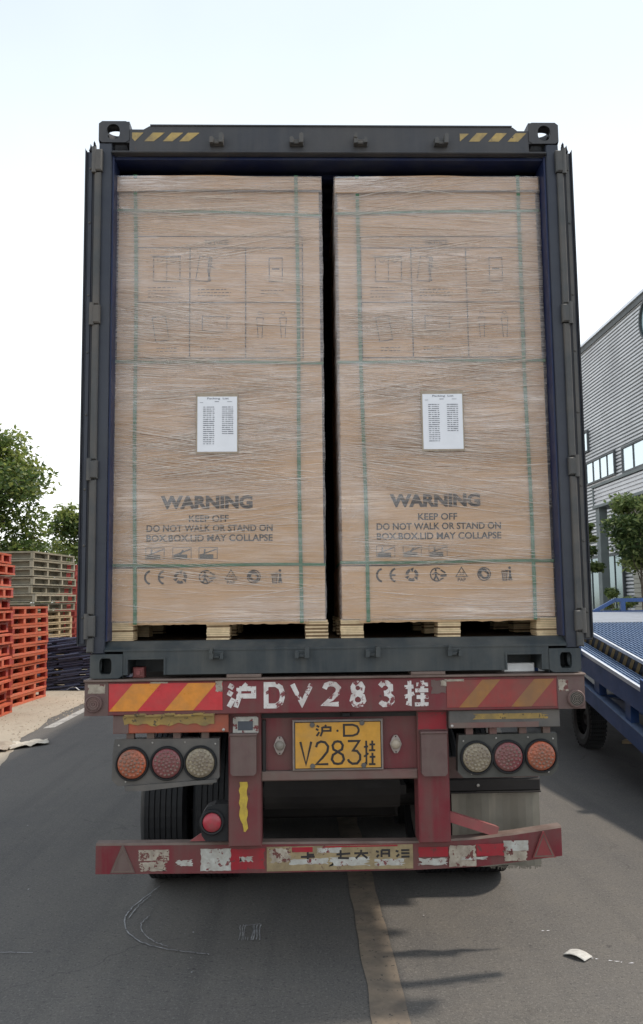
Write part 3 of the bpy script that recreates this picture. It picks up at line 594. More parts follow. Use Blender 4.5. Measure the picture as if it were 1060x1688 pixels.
# lower strips
gl = MB().bbox(-1.107, -.541, .02, .045, 1.262, 1.3505, .004).obj('light_guard', M_orange, T)
MB().bbox(-1.105, -1.03, .0155, .0198, 1.264, 1.349, .001).obj('faded_end', M_brown, gl)
mb = MB(); zz = [(-1.05+.022*i, 1.303+.006*math.sin(i*1.7)+.004*math.sin(i*.6)) for i in range(21)]
mb.prism(zz+[(-.61, 1.352), (-.78, 1.348), (-.95, 1.351), (-1.06, 1.345)], .0145, .0195); mb.obj('peeling_tape', M_tape, gl)
for k in range(9):
    x = -1.02+k*.048; torn(x, 1.352+.004*math.sin(k*2), .06, .012, M_tape, gl, .002-.0006*k, 'peeling_tape', seed=40+k, rag=.4, th=.002)
gr_ = MB().bbox(.552, 1.108, .02, .045, 1.262, 1.3505, .004).obj('light_guard', M_grey, T)
torn(.86, 1.318, .38, .028, M_tape, gr_, .0195, 'peeling_tape', seed=11, rag=.2); MB().bbox(.556, 1.0, .0175, .0195, 1.264, 1.290, .0005).obj('faded_strip', M_dusty, gr_)
for x, g_ in ((-.565, gl), (.566, gr_)): MB().lathe((x, .0195, 1.274), (0, -1, 0), [(.008, 0), (.007, .004), (0, .006)], 10).obj('rivet', M_chrome, g_)
# tail lamp clusters
def cluster(x0, x1, z0, z1, lens, tilt, dark):
    y = .05; P = [(x0+.004, z1), (x1, z1-.004), (x1, z0+.035), (x1-.035, z0), (x0+.02, z0), (x0-.008, z0+.03), (x0-.004, z1-.06)]
    c = (x0+x1)/2, (z0+z1)/2; ct, st = math.cos(tilt), math.sin(tilt)
    R_ = lambda p: (c[0]+(p[0]-c[0])*ct-(p[1]-c[1])*st, c[1]+(p[0]-c[0])*st+(p[1]-c[1])*ct)
    mb = MB(); mb.prism([R_(p) for p in P], y, y+.055)
    b = mb.obj('tail_lamp_cluster', dark, T)
    for (x, ml), z in zip(lens, [c[1]-.006]*3):
        px, pz = R_((x, z))
        q = MB().lathe((px, y, pz), (0, -1, 0), [(.083, 0), (.083, .012), (.079, .018), (.074, .018), (.072, .008), (0, .008)], 36).obj('lamp_ring', M_rubber, b)
        mb = MB().lathe((px, y-.008, pz), (0, -1, 0), [(.0715, .001), (.068, .010), (.05, .014), (0, .016)], 36)
        for rr_, nn in ((0, 1), (.0175, 6), (.036, 12), (.055, 18)):
            for k in range(nn):
                a_ = 2*PI*k/nn+rr_*20; mb.lathe((px+rr_*math.cos(a_), y-.008-(.0158-(rr_/.0715)**2*.0035 if rr_ < .05 else .0125), pz+rr_*math.sin(a_)), (0, -1, 0), [(.0078, -.002), (.0066, .0022), (.0035, .004), (0, .0045)], 10, mi=1)
        mb.obj('lamp_lens', [ml, M_led[ml.name]], b, smooth=True)
    for p in ((x0+.025, z1-.03), (x1-.02, z1-.03), (x1-.05, z0+.018), (x0+.06, z0+.02), (x0+.19, z1-.02), (x0+.35, z1-.02)):
        q = R_(p); MB().lathe((q[0], y-.0004, q[1]), (0, -1, 0), [(.005, 0), (.004, .003), (0, .004)], 8).obj('bolt', M_chrome, b)
cluster(-1.108, -.588, 1.006, 1.232, [(-1.016, M_amber), (-.846, M_redl), (-.682, M_clear)], .0, M_grey)
cluster(.602, 1.098, 1.018, 1.228, [(.690, M_clear), (.848, M_redl), (1.012, M_amber)], .012, mat('dark_dusty_grey', (.055, .056, .050), .65, dust=(.10, .095, .085), amt=.5, dscale=7))
for x in (-1.03, -.93, -.80, -.66, .66, .78, .93, 1.05): MB().box(x-.018, x+.018, .06, .10, 1.2, 1.30).obj('lamp_bracket', M_dusty, T)
mb = MB(); mb.prism([(-1.045, .985), (-1.05, 1.008), (-.60, 1.035), (-.60, 1.02), (-.72, 1.008), (-.95, .985)], .03, .16); mb.obj('lamp_tray', M_grey, T)
# posts and number-plate panel
for x0, x1 in ((-.545, -.382), (.398, .556)):
    mb = MB(); mb.bbox(x0, x1, .07, .22, .700, 1.3515, .006); mb.obj('rear_post', M_red, T)
mb = MB(); mb.box(-.3815, .3975, .10, .12, 1.06, 1.3515); pn = mb.obj('plate_panel', M_red, T)
mb = MB(); mb.bbox(-.3815, .3975, .070, .0995, 1.012, 1.059, .006); mb.obj('lower_flange', M_dusty, pn)
mb = MB(); mb.box(-.3815, .3975, .085, .0995, 1.318, 1.3515); mb.obj('upper_painted_shade', M_dark, pn)  # dark strip standing in for the shadow below the beam
mb = MB(); mb.bbox(.02, .065, .05, .085, 1.322, 1.345, .004); mb.obj('plate_lamp', M_rubber, pn)
mb = MB(); mb.bbox(-.377, -.36, .075, .0995, 1.03, 1.31, .003); mb.obj('panel_rail', M_dark, pn)
px = lambda u: -.226+(u-482)*.002993
pz = lambda v: 1.309-(v-1188)*.00304
yp = .062
np_ = MB().bbox(-.226, .226, yp, yp+.012, 1.060, 1.309, .006).obj('number_plate', M_alu, pn)
MB().bbox(-.2175, .2175, yp-.0015, yp-.0002, 1.0685, 1.3005, .001).obj('plate_border', M_black, np_)
MB().bbox(-.2125, .2125, yp-.0028, yp-.0016, 1.0735, 1.2955, .0008).obj('plate_face', M_plate, np_)
for g_, u0, u1, v0, v1, wd in (('hu', 520, 548, 1195, 1216, .0095), ('D', 566, 594, 1195, 1216, .0105), ('V', 493, 515, 1221, 1261, .0115), ('2', 519, 543, 1221, 1261, .0115),
                               ('8', 545, 569, 1221, 1261, .0115), ('3f', 572, 596, 1221, 1261, .0115), ('gua', 599, 621, 1221, 1263, .0095)):
    mb = MB(); glyph(mb, g_, px(u0), px(u1), pz(v1), pz(v0), wd, yp-.0036); mb.obj('plate_character', M_black, np_)
MB().lathe((px(557), yp-.0028, pz(1206)), (0, -1, 0), [(.006, 0), (.005, .0008), (0, .0009)], 12).obj('plate_character', M_black, np_)
for u, v in ((515, 1196), (598, 1194), (515, 1262), (600, 1262)): MB().lathe((px(u), yp-.0028, pz(v)), (0, -1, 0), [(.013, 0), (.012, .005), (0, .007)], 14).obj('plate_bolt', M_grey, np_)
# oval marker lamps beside the plate
for x, z, ml in ((-.291, 1.182, mat('dull_metal_lens', (.22, .20, .17), .45, dust=DUST, amt=.4)), (.292, 1.180, mat('cream_lens', (.42, .36, .28), .4, dust=(.25, .2, .16), amt=.4))):
    P = [(x+.028*math.cos(a), z+.028*math.sin(a)) for a in np.linspace(0, PI, 11)[2:9]]; Q = [(x+.028*math.cos(a), z+.028*math.sin(a)) for a in np.linspace(PI, 2*PI, 11)[2:9]]
    poly = [(x+.03, z)]+[(x+.018, z+.030), (x+.008, z+.044), (x-.008, z+.044), (x-.018, z+.030), (x-.03, z), (x-.018, z-.030), (x-.008, z-.044), (x+.008, z-.044), (x+.018, z-.030)]
    b = MB().prism(poly, .085, .0995).obj('marker_lamp', M_alu, pn)
    MB().lathe((x, .085, z), (0, -1, 0), [(.024, 0), (.022, .006), (.014, .012), (0, .015)], 22).obj('lens', ml, b, smooth=True)
    for s in (-1, 1): MB().lathe((x, .0848, z+s*.038), (0, -1, 0), [(.004, 0), (0, .002)], 8).obj('screw', M_black, b)
# covers on the posts
for x0, x1, z0, z1 in ((-.532, -.405, 1.050, 1.240), (.412, .540, 1.032, 1.236)):
    mb = MB(); mb.prism([(x0, z0+.012), (x0+.012, z0), (x1-.012, z0), (x1, z0+.012), (x1, z1), (x0, z1)], .025, .0695)
    mb.bbox(x0-.004, x1+.004, .018, .0695, z1+.0002, z1+.012, .004); mb.obj('post_cover', M_brown, T)
fr = MB(); P0 = [(-.518, 1.245), (-.402, 1.245), (-.396, 1.252), (-.396, 1.322), (-.404, 1.330), (-.514, 1.330), (-.522, 1.322), (-.522, 1.252)]
fr.prism(P0, .058, .0695); fo = fr.obj('reflector', M_stickw, T); MB().bbox(-.497, -.423, .055, .0578, 1.264, 1.308, .001).obj('reflector_pane', mat('slate_lens', (.07, .08, .10), .3), fo)
torn(.475, 1.295, .145, .085, M_redf, T, .0695, 'red_paint_patch', seed=14, rag=.06)
mb = MB(); zz = []
for i in range(12):
    t = i/11; zz.append((-.452+.004*math.sin(i*1.9), 1.012-t*.222))
zl = [(-.490+.004*math.sin(i*2.3)+(.018 if i > 9 else 0), 1.012-i/11*.222) for i in range(12)]
mb.prism(zz+[(-.462, .772), (-.470, .775)]+zl[::-1], .066, .0695); mb.obj('yellow_tape', mat('bright_yellow_tape', (.50, .36, .05), .5, dust=(.25, .17, .05), amt=.4, dscale=20), T)
# bumper
bz = [(-1.219, .552, .698), (-.4, .542, .690), (.38, .541, .680), (.70, .548, .690), (.90, .556, .700), (1.170, .566, .716)]
mb = MB(); by = lambda x: .18+(.10*max(0, (x-.6)/.57)**1.5 if x > .6 else 0)
n = len(bz)
prof = lambda x, z0, z1: [(x, by(x), z0), (x, by(x), z1-.010), (x, by(x)+.006, z1), (x, by(x)+.065, z1), (x, by(x)+.065, z1-.008), (x, by(x)+.012, z1-.012), (x, by(x)+.012, z0+.008), (x, by(x)+.06, z0+.008), (x, by(x)+.06, z0)]
vs = []; [vs.extend(prof(*b_)) for b_ in bz]; fs = []
for i in range(n-1):
    for j in range(9): fs.append((i*9+j, i*9+(j+1) % 9, (i+1)*9+(j+1) % 9, (i+1)*9+j))
for i in (0, n-1): b0 = i*9; fs += [(b0, b0+1, b0+5, b0+6), (b0+1, b0+2, b0+3, b0+4), (b0+1, b0+4, b0+5), (b0, b0+6, b0+7, b0+8)]
mb.add(vs, fs); bp_ = mb.obj('rear_bumper', M_red, T)
vs = []
for x, z0, z1 in bz: vs += [(x, by(x)-.002, z1-.0085), (x, by(x)+.004, z1+.0015), (x, by(x)+.064, z1+.0015)]
MB().add(vs, [(i*3+j, i*3+j+1, (i+1)*3+j+1, (i+1)*3+j) for i in range(n-1) for j in (0, 1)]).obj('bumper_top_flange', M_lip, bp_)
ybf = lambda x: by(x)-.0005
def bst(x0, x1, z0, z1, m, seed, rag=.08, name='sticker', lift=0):
    cx = (x0+x1)/2
    return torn(cx, (z0+z1)/2, x1-x0, z1-z0, m, bp_, min(by(x0), by(x1), by(cx))-.0006-lift, name, seed=seed, rag=rag, th=.0006 if x1 < .6 else .001)
bst(-1.005, -.852, .612, .665, M_stick, 21, .05); bst(-1.005, -.858, .560, .610, M_stick, 22, .3); bst(-.82, -.732, .582, .615, M_stickw, 23, .5)
bst(-.695, -.54, .556, .665, M_stickw, 24, .07); bst(-.50, -.428, .596, .624, M_stickw, 25, .5)
bst(-.545, -.37, .56, .662, M_redf, 26, .1, 'red_paint_patch', -.0004)
bst(.405, .56, .603, .652, M_redf, 27, .08, 'red_paint_patch', -.0003); bst(.56, .70, .553, .658, M_stick, 28, .1); bst(.70, .845, .60, .660, M_redf, 29, .1, 'red_paint_patch', -.0003)
bst(.40, .555, .562, .600, M_stickw, 130, .35, lift=.0019); bst(.845, .975, .617, .668, M_stickw, 31, .04, lift=.002); bst(.848, .968, .566, .616, M_stick, 32, .15); bst(.62, .76, .585, .60, M_stickw, 33, .5, lift=.0031)
bn = MB().bbox(-.362, .378, .1765, .1795, .549, .668, .001).obj('banner_plate', M_banner, bp_)
for x0, x1, z0, z1, s_ in ((-.355, -.235, .588, .664, 51), (-.25, -.05, .578, .61, 52), (-.05, .16, .566, .612, 53), (.18, .34, .565, .60, 54), (-.11, .02, .632, .66, 55)):
    P_ = torn((x0+x1)/2, (z0+z1)/2, x1-x0, z1-z0, M_stickw if s_ > 51 else M_stick, bn, .1762, 'torn_film', seed=s_, rag=.35)
MB().bbox(-.235, -.13, .1745, .1762, .640, .664, .0005).obj('red_tape', M_redf, bn); MB().bbox(-.08, .30, .1745, .1762, .660, .667, .0005).obj('red_tape', M_redf, bn)
mb = MB()
for x, sts in ((-.19, [[(0, .3), (1, .3)], [(.5, 0), (.5, .9)], [(.55, .55), (.95, .55)]]), (-.01, [[(0, .5), (1, .6)], [(.3, .1), (.3, 1)], [(.1, .1), (.9, .05)]]), (.08, [[(0, .6), (1, .6)], [(.5, 1), (.5, .6), (.1, 0)], [(.55, .5), (.95, 0)]]),
              (.19, [[(0, .8), (.2, .7)], [(.05, .1), (.2, .4)], [(.4, .9), (.4, .1)], [(.4, .9), (.95, .9), (.95, .1)], [(.45, .5), (.9, .5)]]), (.29, [[(0, .8), (.2, .7)], [(.05, .1), (.25, .4)], [(.4, .85), (1, .85)], [(.4, .5), (1, .5)], [(.4, .1), (1, .1)]])):
    for k, st in enumerate(sts): mb.stroke([(x+p[0]*.07, .604+p[1]*.042) for p in st], .010, .1755-.0002*k, .0008)
mb.obj('faded_character', M_black, bn)
def tri_reflector(cx, z0, z1, wd, m):
    y = min(by(cx-wd/2), by(cx+wd/2))-.002
    b = MB().prism([(cx-wd/2, z0), (cx+wd/2, z0), (cx+.004, z1), (cx-.004, z1)], y-.004, y+.002).obj('triangle_reflector', m, bp_)
    MB().stroke([(cx-wd/2+.012, z0+.008), (cx+wd/2-.012, z0+.008), (cx, z1-.016), (cx-wd/2+.012, z0+.008)], .006, y-.006, .002).obj('reflector_rim', M_lip, b)
tri_reflector(-1.083, .556, .690, .125, M_brown); tri_reflector(1.062, .572, .702, .12, mat('old_triangle_reflector', (.26, .03, .04), .4, dust=(.15, .07, .06), amt=.5))
# braces
mb = MB(); mb.prism([(-.75, .700), (-.546, .700), (-.546, .825), (-.60, .80)], .19, .20); mb.obj('gusset', M_pink, T)
mb = MB(); mb.beam((.56, .20, .800), (.82, .25, .705), .05, .05); mb.obj('bumper_brace', M_pink, T)
# fog lamp beside the left post
fl = MB(); fl.prism([(-.69, .805), (-.68, .85), (-.655, .885), (-.615, .90), (-.548, .90), (-.548, .722), (-.66, .722), (-.68, .75)], .10, .19)
fb = fl.obj('fog_lamp', M_rubber, T)
MB().lathe((-.628, .10, .815), (0, -1, 0), [(.062, 0), (.062, .014), (.055, .02), (.049, .018), (.048, .010), (0, .01)], 30).obj('lamp_ring', M_rubber, fb)
MB().lathe((-.628, .09, .815), (0, -1, 0), [(.047, .001), (.043, .01), (.02, .014), (0, .015)], 30).obj('lamp_lens', M_redl2, fb, smooth=True)
# mudflap right, boards
mb = MB(); nseg = 12
vs = [(.655+(1.15-.655)*i/nseg, .60+.012*math.sin(i*1.1), z) for z in (.425, .60, .83) for i in range(nseg+1)]
fs = [(r*(nseg+1)+i, r*(nseg+1)+i+1, (r+1)*(nseg+1)+i+1, (r+1)*(nseg+1)+i) for r in (0, 1) for i in range(nseg)]
k = len(vs); vs += [(x, y+.008, z) for x, y, z in vs]; fs += [tuple(k+q for q in f[::-1]) for f in fs]
edge_i = list(range(nseg+1))+[2*nseg+1, 3*nseg+2]+list(range(3*nseg+1, 2*nseg+1, -1))+[nseg+1]
for a_, b_ in zip(edge_i, edge_i[1:]+edge_i[:1]): fs.append((a_, k+a_, k+b_, b_))
mb.add(vs, fs); mf = mb.obj('mudflap', M_flap, T)
mb = MB(); rr = random.Random(3)
for i in range(46):
    x = .86+i*.0063; l = rr.uniform(.004, .022); mb.box(x, x+.003, .601, .606, .425-l, .4245)
mb.obj('frayed_edge', M_flap, mf)
mb = MB(); mb.bbox(.55, 1.15, .57, .60, .835, .90, .006); mb.bbox(.55, 1.15, .56, .60, .8265, .8345, .002); mb.obj('mudflap_bar', M_dark, T)
mb = MB(); mb.bbox(.60, 1.145, .58, .60, .905, 1.02, .003); mb.obj('mudguard_board', M_brown, T)
MB().lathe((.80, .5695, .868), (0, -1, 0), [(.010, 0), (.009, .006), (0, .007)], 6).obj('bolt', M_chrome, T)
# wheels: three axles of twin tyres
def tyre_prof(r, wd):
    P = [(r*.56, -wd*.42), (r*.72, -wd*.5), (r*.90, -wd*.5), (r*.97, -wd*.44)]
    xs = np.linspace(-.42, .42, 8)
    for i, t in enumerate(xs[:-1]):
        a_, b_ = wd*xs[i], wd*xs[i+1]; P += [(r, a_), (r, b_-wd*.025)]
        if i < 6: P += [(r*.975, b_-wd*.02), (r*.975, b_-wd*.002)]
    P += [(r*.97, wd*.44), (r*.90, wd*.5), (r*.72, wd*.5), (r*.56, wd*.42)]; return P
for yk in (1.95, 3.26, 4.57):
    for x in (-1.085, -.745, .745, 1.085):
        s = -1 if x < 0 else 1
        wh = MB().lathe((x, yk, .52), (s, 0, 0), [(.30, -.12), (.29, -.10), (.27, .02), (.24, .05), (.12, .04), (.12, .12), (0, .12)], 28).obj('wheel', M_dusty if yk > 5 else M_grey, T)
        mb = MB().lathe((x, yk, .52), (s, 0, 0), tyre_prof(.52, .30), 48)
        mb.obj('tyre', M_rubber, wh)
    MB().tube([(-1.0, yk, .52), (1.0, yk, .52)], .075, 14).obj('axle', M_dark, T)
mb = MB()
for s in (-1, 1):
    mb.box(*sorted((s*.40, s*.54)), .2201, 11.6, 1.02, 1.045); mb.box(*sorted((s*.462, s*.478)), .2201, 11.6, 1.045, 1.48); mb.box(*sorted((s*.40, s*.54)), .2201, 11.6, 1.48, 1.505)
mb.obj('chassis_beam', M_dark, T)
mb = MB()
for y in np.arange(.9, 11.5, 1.1): mb.box(-1.18, 1.18, y, y+.1, 1.30, 1.50)
mb.obj('cross_beam', M_dark, T)
mb = MB()
for s in (-1, 1): MB().box(*sorted((s*.56, s*1.18)), 1.35, 5.2, 1.11, 1.13).obj('mudguard', M_dark, T)
for yk in (1.95, 3.26, 4.57):
    for s in (-1, 1):
        mb = MB(); mb.box(*sorted((s*.42, s*.50)), yk-.55, yk+.55, .64, .70); mb.box(*sorted((s*.40, s*.52)), yk-.1, yk+.1, .56, .66)
        mb.box(*sorted((s*.43, s*.51)), yk+.56, yk+.68, .62, 1.02)
        mb.obj('leaf_spring', M_dark, T)
MB().tube([(-.40, 1.0, .80), (.40, 1.0, .80)], .14, 20).obj('added_air_tank', M_dark, T)  # tank added to darken the view under the trailer
MB().bbox(-.56, .56, 2.45, 2.95, .24, 1.04, .02).obj('added_underbody_box', M_dark, T)  # dark box added to block the bright ground behind the opening
mb = MB(); mb.box(-.38, .38, .75, 1.35, .95, 1.0); mb.box(-.52, .52, 5.2, 5.3, .35, 1.01); mb.box(-1.15, 1.15, 6.2, 7.4, .55, 1.01); mb.obj('added_underbody_panels', M_dark, T)  # further boxes added to keep the underbody dark
for s in (-1, 1):
    mb = MB(); mb.box(*sorted((s*.62, s*.76)), 9.0, 9.14, .12, 1.3); mb.box(*sorted((s*.55, s*.83)), 8.92, 9.22, .05, .12); mb.obj('landing_leg', M_red, T)

# ================================================================== LOADS ON PALLETS
def box_load(x0, x1, label, dx, seed, lean=0):
    rr = random.Random(seed); Z0, Z1 = 1.803, 4.182; xc = (x0+x1)/2; yf = .12; yb = 1.20
    W_ = thing('wrapped_box_stack', label, 'boxed load', (xc, .66, Z0), 'wrapped box stacks in the container doorway')
    mb = MB(); mb.box(x0+.006, x1-.006, yf, yb, 2.082, 3.150); mb.obj('carton', M_card, W_)
    mb = MB(); mb.box(x0+.010, x1-.012, yf+.001, yb, 3.1505, 4.10); mb.obj('carton', M_card, W_)
    # lower tray and lid, wavy edges
    n = 30
    def wavy(za, zb, ya, amp, ph, xa, xb, ampx=0):
        mb = MB(); vs = []
        for i in range(n+1):
            t = i/n; x = xa+(xb-xa)*t; q = amp*(math.sin(t*3.1+ph)+.4*math.sin(t*9+ph*2)); q2 = (.008*math.sin(t*PI)-.004+.003*math.sin(t*7+ph)+.0015*math.sin(t*17+ph))
            vs += [(x, ya+q*.3, za+q if za > 3.5 else za), (x, ya, zb if za > 3.5 else zb+q), (x, yb, zb)]
            if za > 3.5: vs[-2] = (x, ya+.002, zb+q2)
        fs = []
        for i in range(n): fs += [(i*3, (i+1)*3, (i+1)*3+1, i*3+1), (i*3+1, (i+1)*3+1, (i+1)*3+2, i*3+2)]
        k = len(vs); vs += [(xa, yb, za), (xb, yb, za)]; fs += [(0, 1, 2, k), (n*3, k+1, n*3+2, n*3+1)]
        return mb.add(vs, fs)
    wavy(Z0+.003, 2.079, yf-.005, .004, seed, x0, x1).obj('bottom_tray', M_card, W_)
    wavy(4.095, 4.178, yf-.021, .009, seed+1, x0-.004, x1+.002).obj('lid', M_card, W_)
    # straps
    ss = (x0+.100, x1-.132) if dx == 0 else (x0+.112, x1-.112)
    ss2 = (x0+.122, x1-.124) if dx == 0 else (x0+.134, x1-.104)
    for a_, b_ in zip(ss, ss2):
        mb = MB(); P = []
        for i in range(31):
            t = i/30; z = 4.186-(4.186-1.79)*t; x = a_+(b_-a_)*t+.003*math.sin(t*9+a_*7); y = yf-.0085-(.011 if z > 4.09 else 0)-(.003 if z < 2.08 else 0)
            P += [(x-.0095, y, z), (x+.0095, y, z)]
        P = [(P[0][0], yb, 4.187), (P[1][0], yb, 4.187)]+P
        mb.add(P, [(2*i, 2*i+2, 2*i+3, 2*i+1) for i in range(31)]); mb.obj('strap', M_strap, W_)
    for zs_, s0, s1 in ((3.985, .008, .018), (3.158, .003, .006), (2.092, -.002, .004)):
        mb = MB(); P = []
        for i in range(31):
            t = i/30; z = zs_+(s0*(1-t)-s1*t if dx == 0 else -s0*(1-t)+s1*t*.4)+.002*math.sin(t*8+zs_); P += [(x0-.006+(x1-x0+.010)*t, yf-.0105, z-.0075), (x0-.006+(x1-x0+.010)*t, yf-.0105, z+.0075)]
        P = [(x0-.0065, yf+.6, zs_-.009), (x0-.0065, yf+.6, zs_+.009)]+P+[(x1+.0045, yf+.6, zs_-.009), (x1+.0045, yf+.6, zs_+.009)]
        mb.add(P, [(2*i, 2*i+1, 2*i+3, 2*i+2) for i in range(32)]); mb.obj('strap', M_strap, W_)
    # ---------- printing
    yq = yf-.0012; o = dx
    X = lambda x: x+o
    mb = MB(); text_mesh(mb, 'WARNING', X(-.663), 2.380, .070, yq, .475, .05); mb.obj('printed_warning', M_ink, W_)
    mb = MB(); text_mesh(mb, 'KEEP OFF', X(-.652), 2.312, .036, yq, .205, .022); text_mesh(mb, 'DO NOT WALK OR STAND ON', X(-.647), 2.262, .036, yq, .65, .024)
    text_mesh(mb, 'BOX.BOX.LID MAY COLLAPSE', X(-.647), 2.211, .036, yq, .65, .024); mb.obj('printed_text', M_ink, W_)
    yq2 = yf-.0065
    for k, xx in enumerate((-.927, -.789, -.655)):
        mb = MB(); xa, xb, za, zb = X(xx-.047), X(xx+.047), 2.122, 2.180
        mb.stroke([(xa, za), (xb, za), (xb, zb), (xa, zb), (xa, za)], .003, yq, .0005)
        mb.stroke([(xa+.004, za+.012), (xb-.02, za+.012)], .022, yq-.0002, .0004); mb.stroke([(xa+.01, za+.02), (xa+.05, za+.035), (xb-.004, zb-.008)], .006, yq-.0004, .0004)
        if k == 1: mb.stroke([(xa+.035, za+.022), (xa+.055, za+.045)], .010, yq-.0006, .0004)
        else: mb.stroke([(xa+.028, za+.024), (xa+.030, za+.050)], .009, yq-.0006, .0004)
        mb.obj('printed_pictogram', M_inkb, W_)
    zc = 2.028
    mb = MB(); mb.stroke(arc(X(-.942), zc, .034, 105, 255), .010, yq2, .0005); mb.stroke(arc(X(-.872), zc, .034, 105, 255), .010, yq2, .0005); mb.stroke([(X(-.905), zc), (X(-.880), zc)], .009, yq2-.0002, .0005); mb.obj('printed_symbol', M_ink, W_)
    mb = MB(); cx = X(-.795)
    for k in range(3):
        a = 90+120*k; mb.stroke(arc(cx, zc, .026, a+20, a+88, 6), .015, yq2, .0005)
        aa = math.radians(a+104); c_, s_ = math.cos(aa), math.sin(aa); t_ = (-s_, c_)
        mb.prism([(cx+.013*c_, zc+.013*s_), (cx+.040*c_, zc+.040*s_), (cx+.027*c_+.016*t_[0], zc+.027*s_+.016*t_[1])], yq2-.0002, yq2+.0003)
    mb.obj('printed_symbol', M_ink, W_)
    mb = MB(); cx = X(-.665); mb.stroke(arc(cx, zc, .034, 60, 300), .006, yq2, .0005); mb.stroke([(cx-.006, zc+.014), (cx-.006, zc-.008), (cx-.016, zc-.028)], .009, yq2-.0002, .0005); mb.stroke([(cx-.004, zc-.006), (cx+.008, zc-.028)], .008, yq2-.0004, .0005)
    mb.stroke([(cx-.024, zc), (cx-.006, zc+.012), (cx+.014, zc-.002)], .006, yq2-.0006, .0005); mb.stroke(arc(cx-.006, zc+.023, .003, 0, 360, 8), .006, yq2, .0005)
    mb.stroke([(cx+.02, zc+.024), (cx+.044, zc+.008)], .008, yq2, .0005); mb.stroke([(cx+.018, zc-.006), (cx+.05, zc-.004)], .012, yq2, .0005); mb.stroke([(cx+.016, zc-.026), (cx+.034, zc-.018)], .007, yq2, .0005); mb.obj('printed_symbol', M_ink, W_)
    mb = MB(); cx = X(-.537); mb.stroke([(cx-.030, zc-.012), (cx+.030, zc-.012), (cx, zc+.036), (cx-.030, zc-.012)], .0045, yq2, .0005); text_mesh(mb, '20', cx, zc-.005, .018, yq2-.0002, .024); text_mesh(mb, 'PAP', cx, zc-.037, .018, yq2-.0002, .042, .01); mb.obj('printed_symbol', M_ink, W_)
    mb = MB(); cx = X(-.420); mb.stroke(arc(cx, zc, .033, 0, 360, 20), .005, yq2, .0005); mb.stroke(arc(cx-.004, zc+.004, .018, 20, 235, 8), .015, yq2-.0002, .0005); mb.stroke(arc(cx+.004, zc-.004, .018, 200, 415, 8), .010, yq2-.0004, .0005); mb.obj('printed_symbol', M_ink, W_)
    mb = MB(); cx = X(-.303); mb.stroke([(cx-.024, zc+.014), (cx-.020, zc-.034), (cx, zc-.034), (cx+.003, zc+.014), (cx-.024, zc+.014)], .004, yq2, .0005)
    for q in (-.016, -.010, -.004): mb.stroke([(cx+q, zc+.012), (cx+q, zc-.032)], .0022, yq2-.0002, .0005)
    mb.stroke([(cx+.018, zc+.018), (cx+.018, zc-.008), (cx+.012, zc-.034)], .011, yq2-.0002, .0005); mb.stroke([(cx+.020, zc-.008), (cx+.026, zc-.034)], .007, yq2-.0004, .0005); mb.stroke(arc(cx+.017, zc+.030, .0035, 0, 360, 8), .007, yq2, .0005); mb.stroke([(cx+.016, zc+.014), (cx-.006, zc+.018)], .005, yq2-.0006, .0005)
    mb.obj('printed_symbol', M_ink, W_)
    # notice table
    yn = yf+.0005; mb = MB(); k = 0
    tl = -1.039 if dx == 0 else -1.028
    for pts in ([(tl, 3.181), (tl, 3.849), (-.157, 3.849), (-.157, 3.181), (tl, 3.181)], [(tl, 3.786), (-.157, 3.786)], [(tl, 3.484), (-.157, 3.484)], [(-.757, 3.786), (-.757, 3.182)], [(-.461, 3.786), (-.461, 3.182)]):
        mb.stroke([(X(a_), b_) for a_, b_ in pts], .0062, yn-.0002*k, .0005); k += 1
    text_mesh(mb, 'NOTICE', X(-.615), 3.802, .030, yn-.0002, .122, .03); mb.obj('printed_table', M_inkl, W_)
    mb = MB(); S = lambda pts, wd=.005, q=0: mb.stroke([(X(a_), b_) for a_, b_ in pts], wd, yn-.0002*q, .0005)
    S([(-.95, 3.60), (-.95, 3.735), (-.81, 3.735), (-.81, 3.60), (-.95, 3.60)]); S([(-.88, 3.735), (-.88, 3.60)], .004, 1); S([(-.965, 3.745), (-.95, 3.735)], .003, 1); S([(-.96, 3.738), (-.805, 3.738)], .006, 2)
    S(arc(-.915, 3.72, .014, 180, 360, 6), .003, 1); S(arc(-.845, 3.72, .014, 180, 360, 6), .003, 1)
    S([(-.727, 3.605), (-.705, 3.74), (-.64, 3.73), (-.66, 3.600), (-.727, 3.605)]); S([(-.655, 3.72), (-.66, 3.66), (-.65, 3.60)], .009, 1); S(arc(-.65, 3.728, .008, 0, 360, 8), .003, 2); S([(-.66, 3.69), (-.62, 3.67)], .004, 2)
    S([(-.335, 3.60), (-.335, 3.73), (-.265, 3.73), (-.265, 3.60), (-.335, 3.60)]); S([(-.32, 3.67), (-.28, 3.67)], .008, 1)
    S([(-.955, 3.40), (-.935, 3.27), (-.865, 3.28), (-.885, 3.41), (-.955, 3.40)])
    S([(-.69, 3.33), (-.69, 3.41), (-.575, 3.405)]); S([(-.69, 3.33), (-.58, 3.32)], .003, 1); S([(-.56, 3.42), (-.56, 3.34)], .005, 1); S([(-.56, 3.39), (-.535, 3.41)], .004, 2)
    for cx in (-.385, -.262):
        S(arc(cx, 3.425, .010, 0, 360, 8), .003); S([(cx-.018, 3.40), (cx-.014, 3.355), (cx-.010, 3.29)], .004); S([(cx+.018, 3.40), (cx+.014, 3.355), (cx+.010, 3.29)], .004); S([(cx-.018, 3.40), (cx+.018, 3.40)], .005, 1); S([(cx-.015, 3.355), (cx+.015, 3.355)], .004, 1)
    S([(-.37, 3.425), (-.275, 3.425)], .0025, 2); S([(-.37, 3.36), (-.275, 3.36)], .003, 2)
    rr2 = random.Random(5)
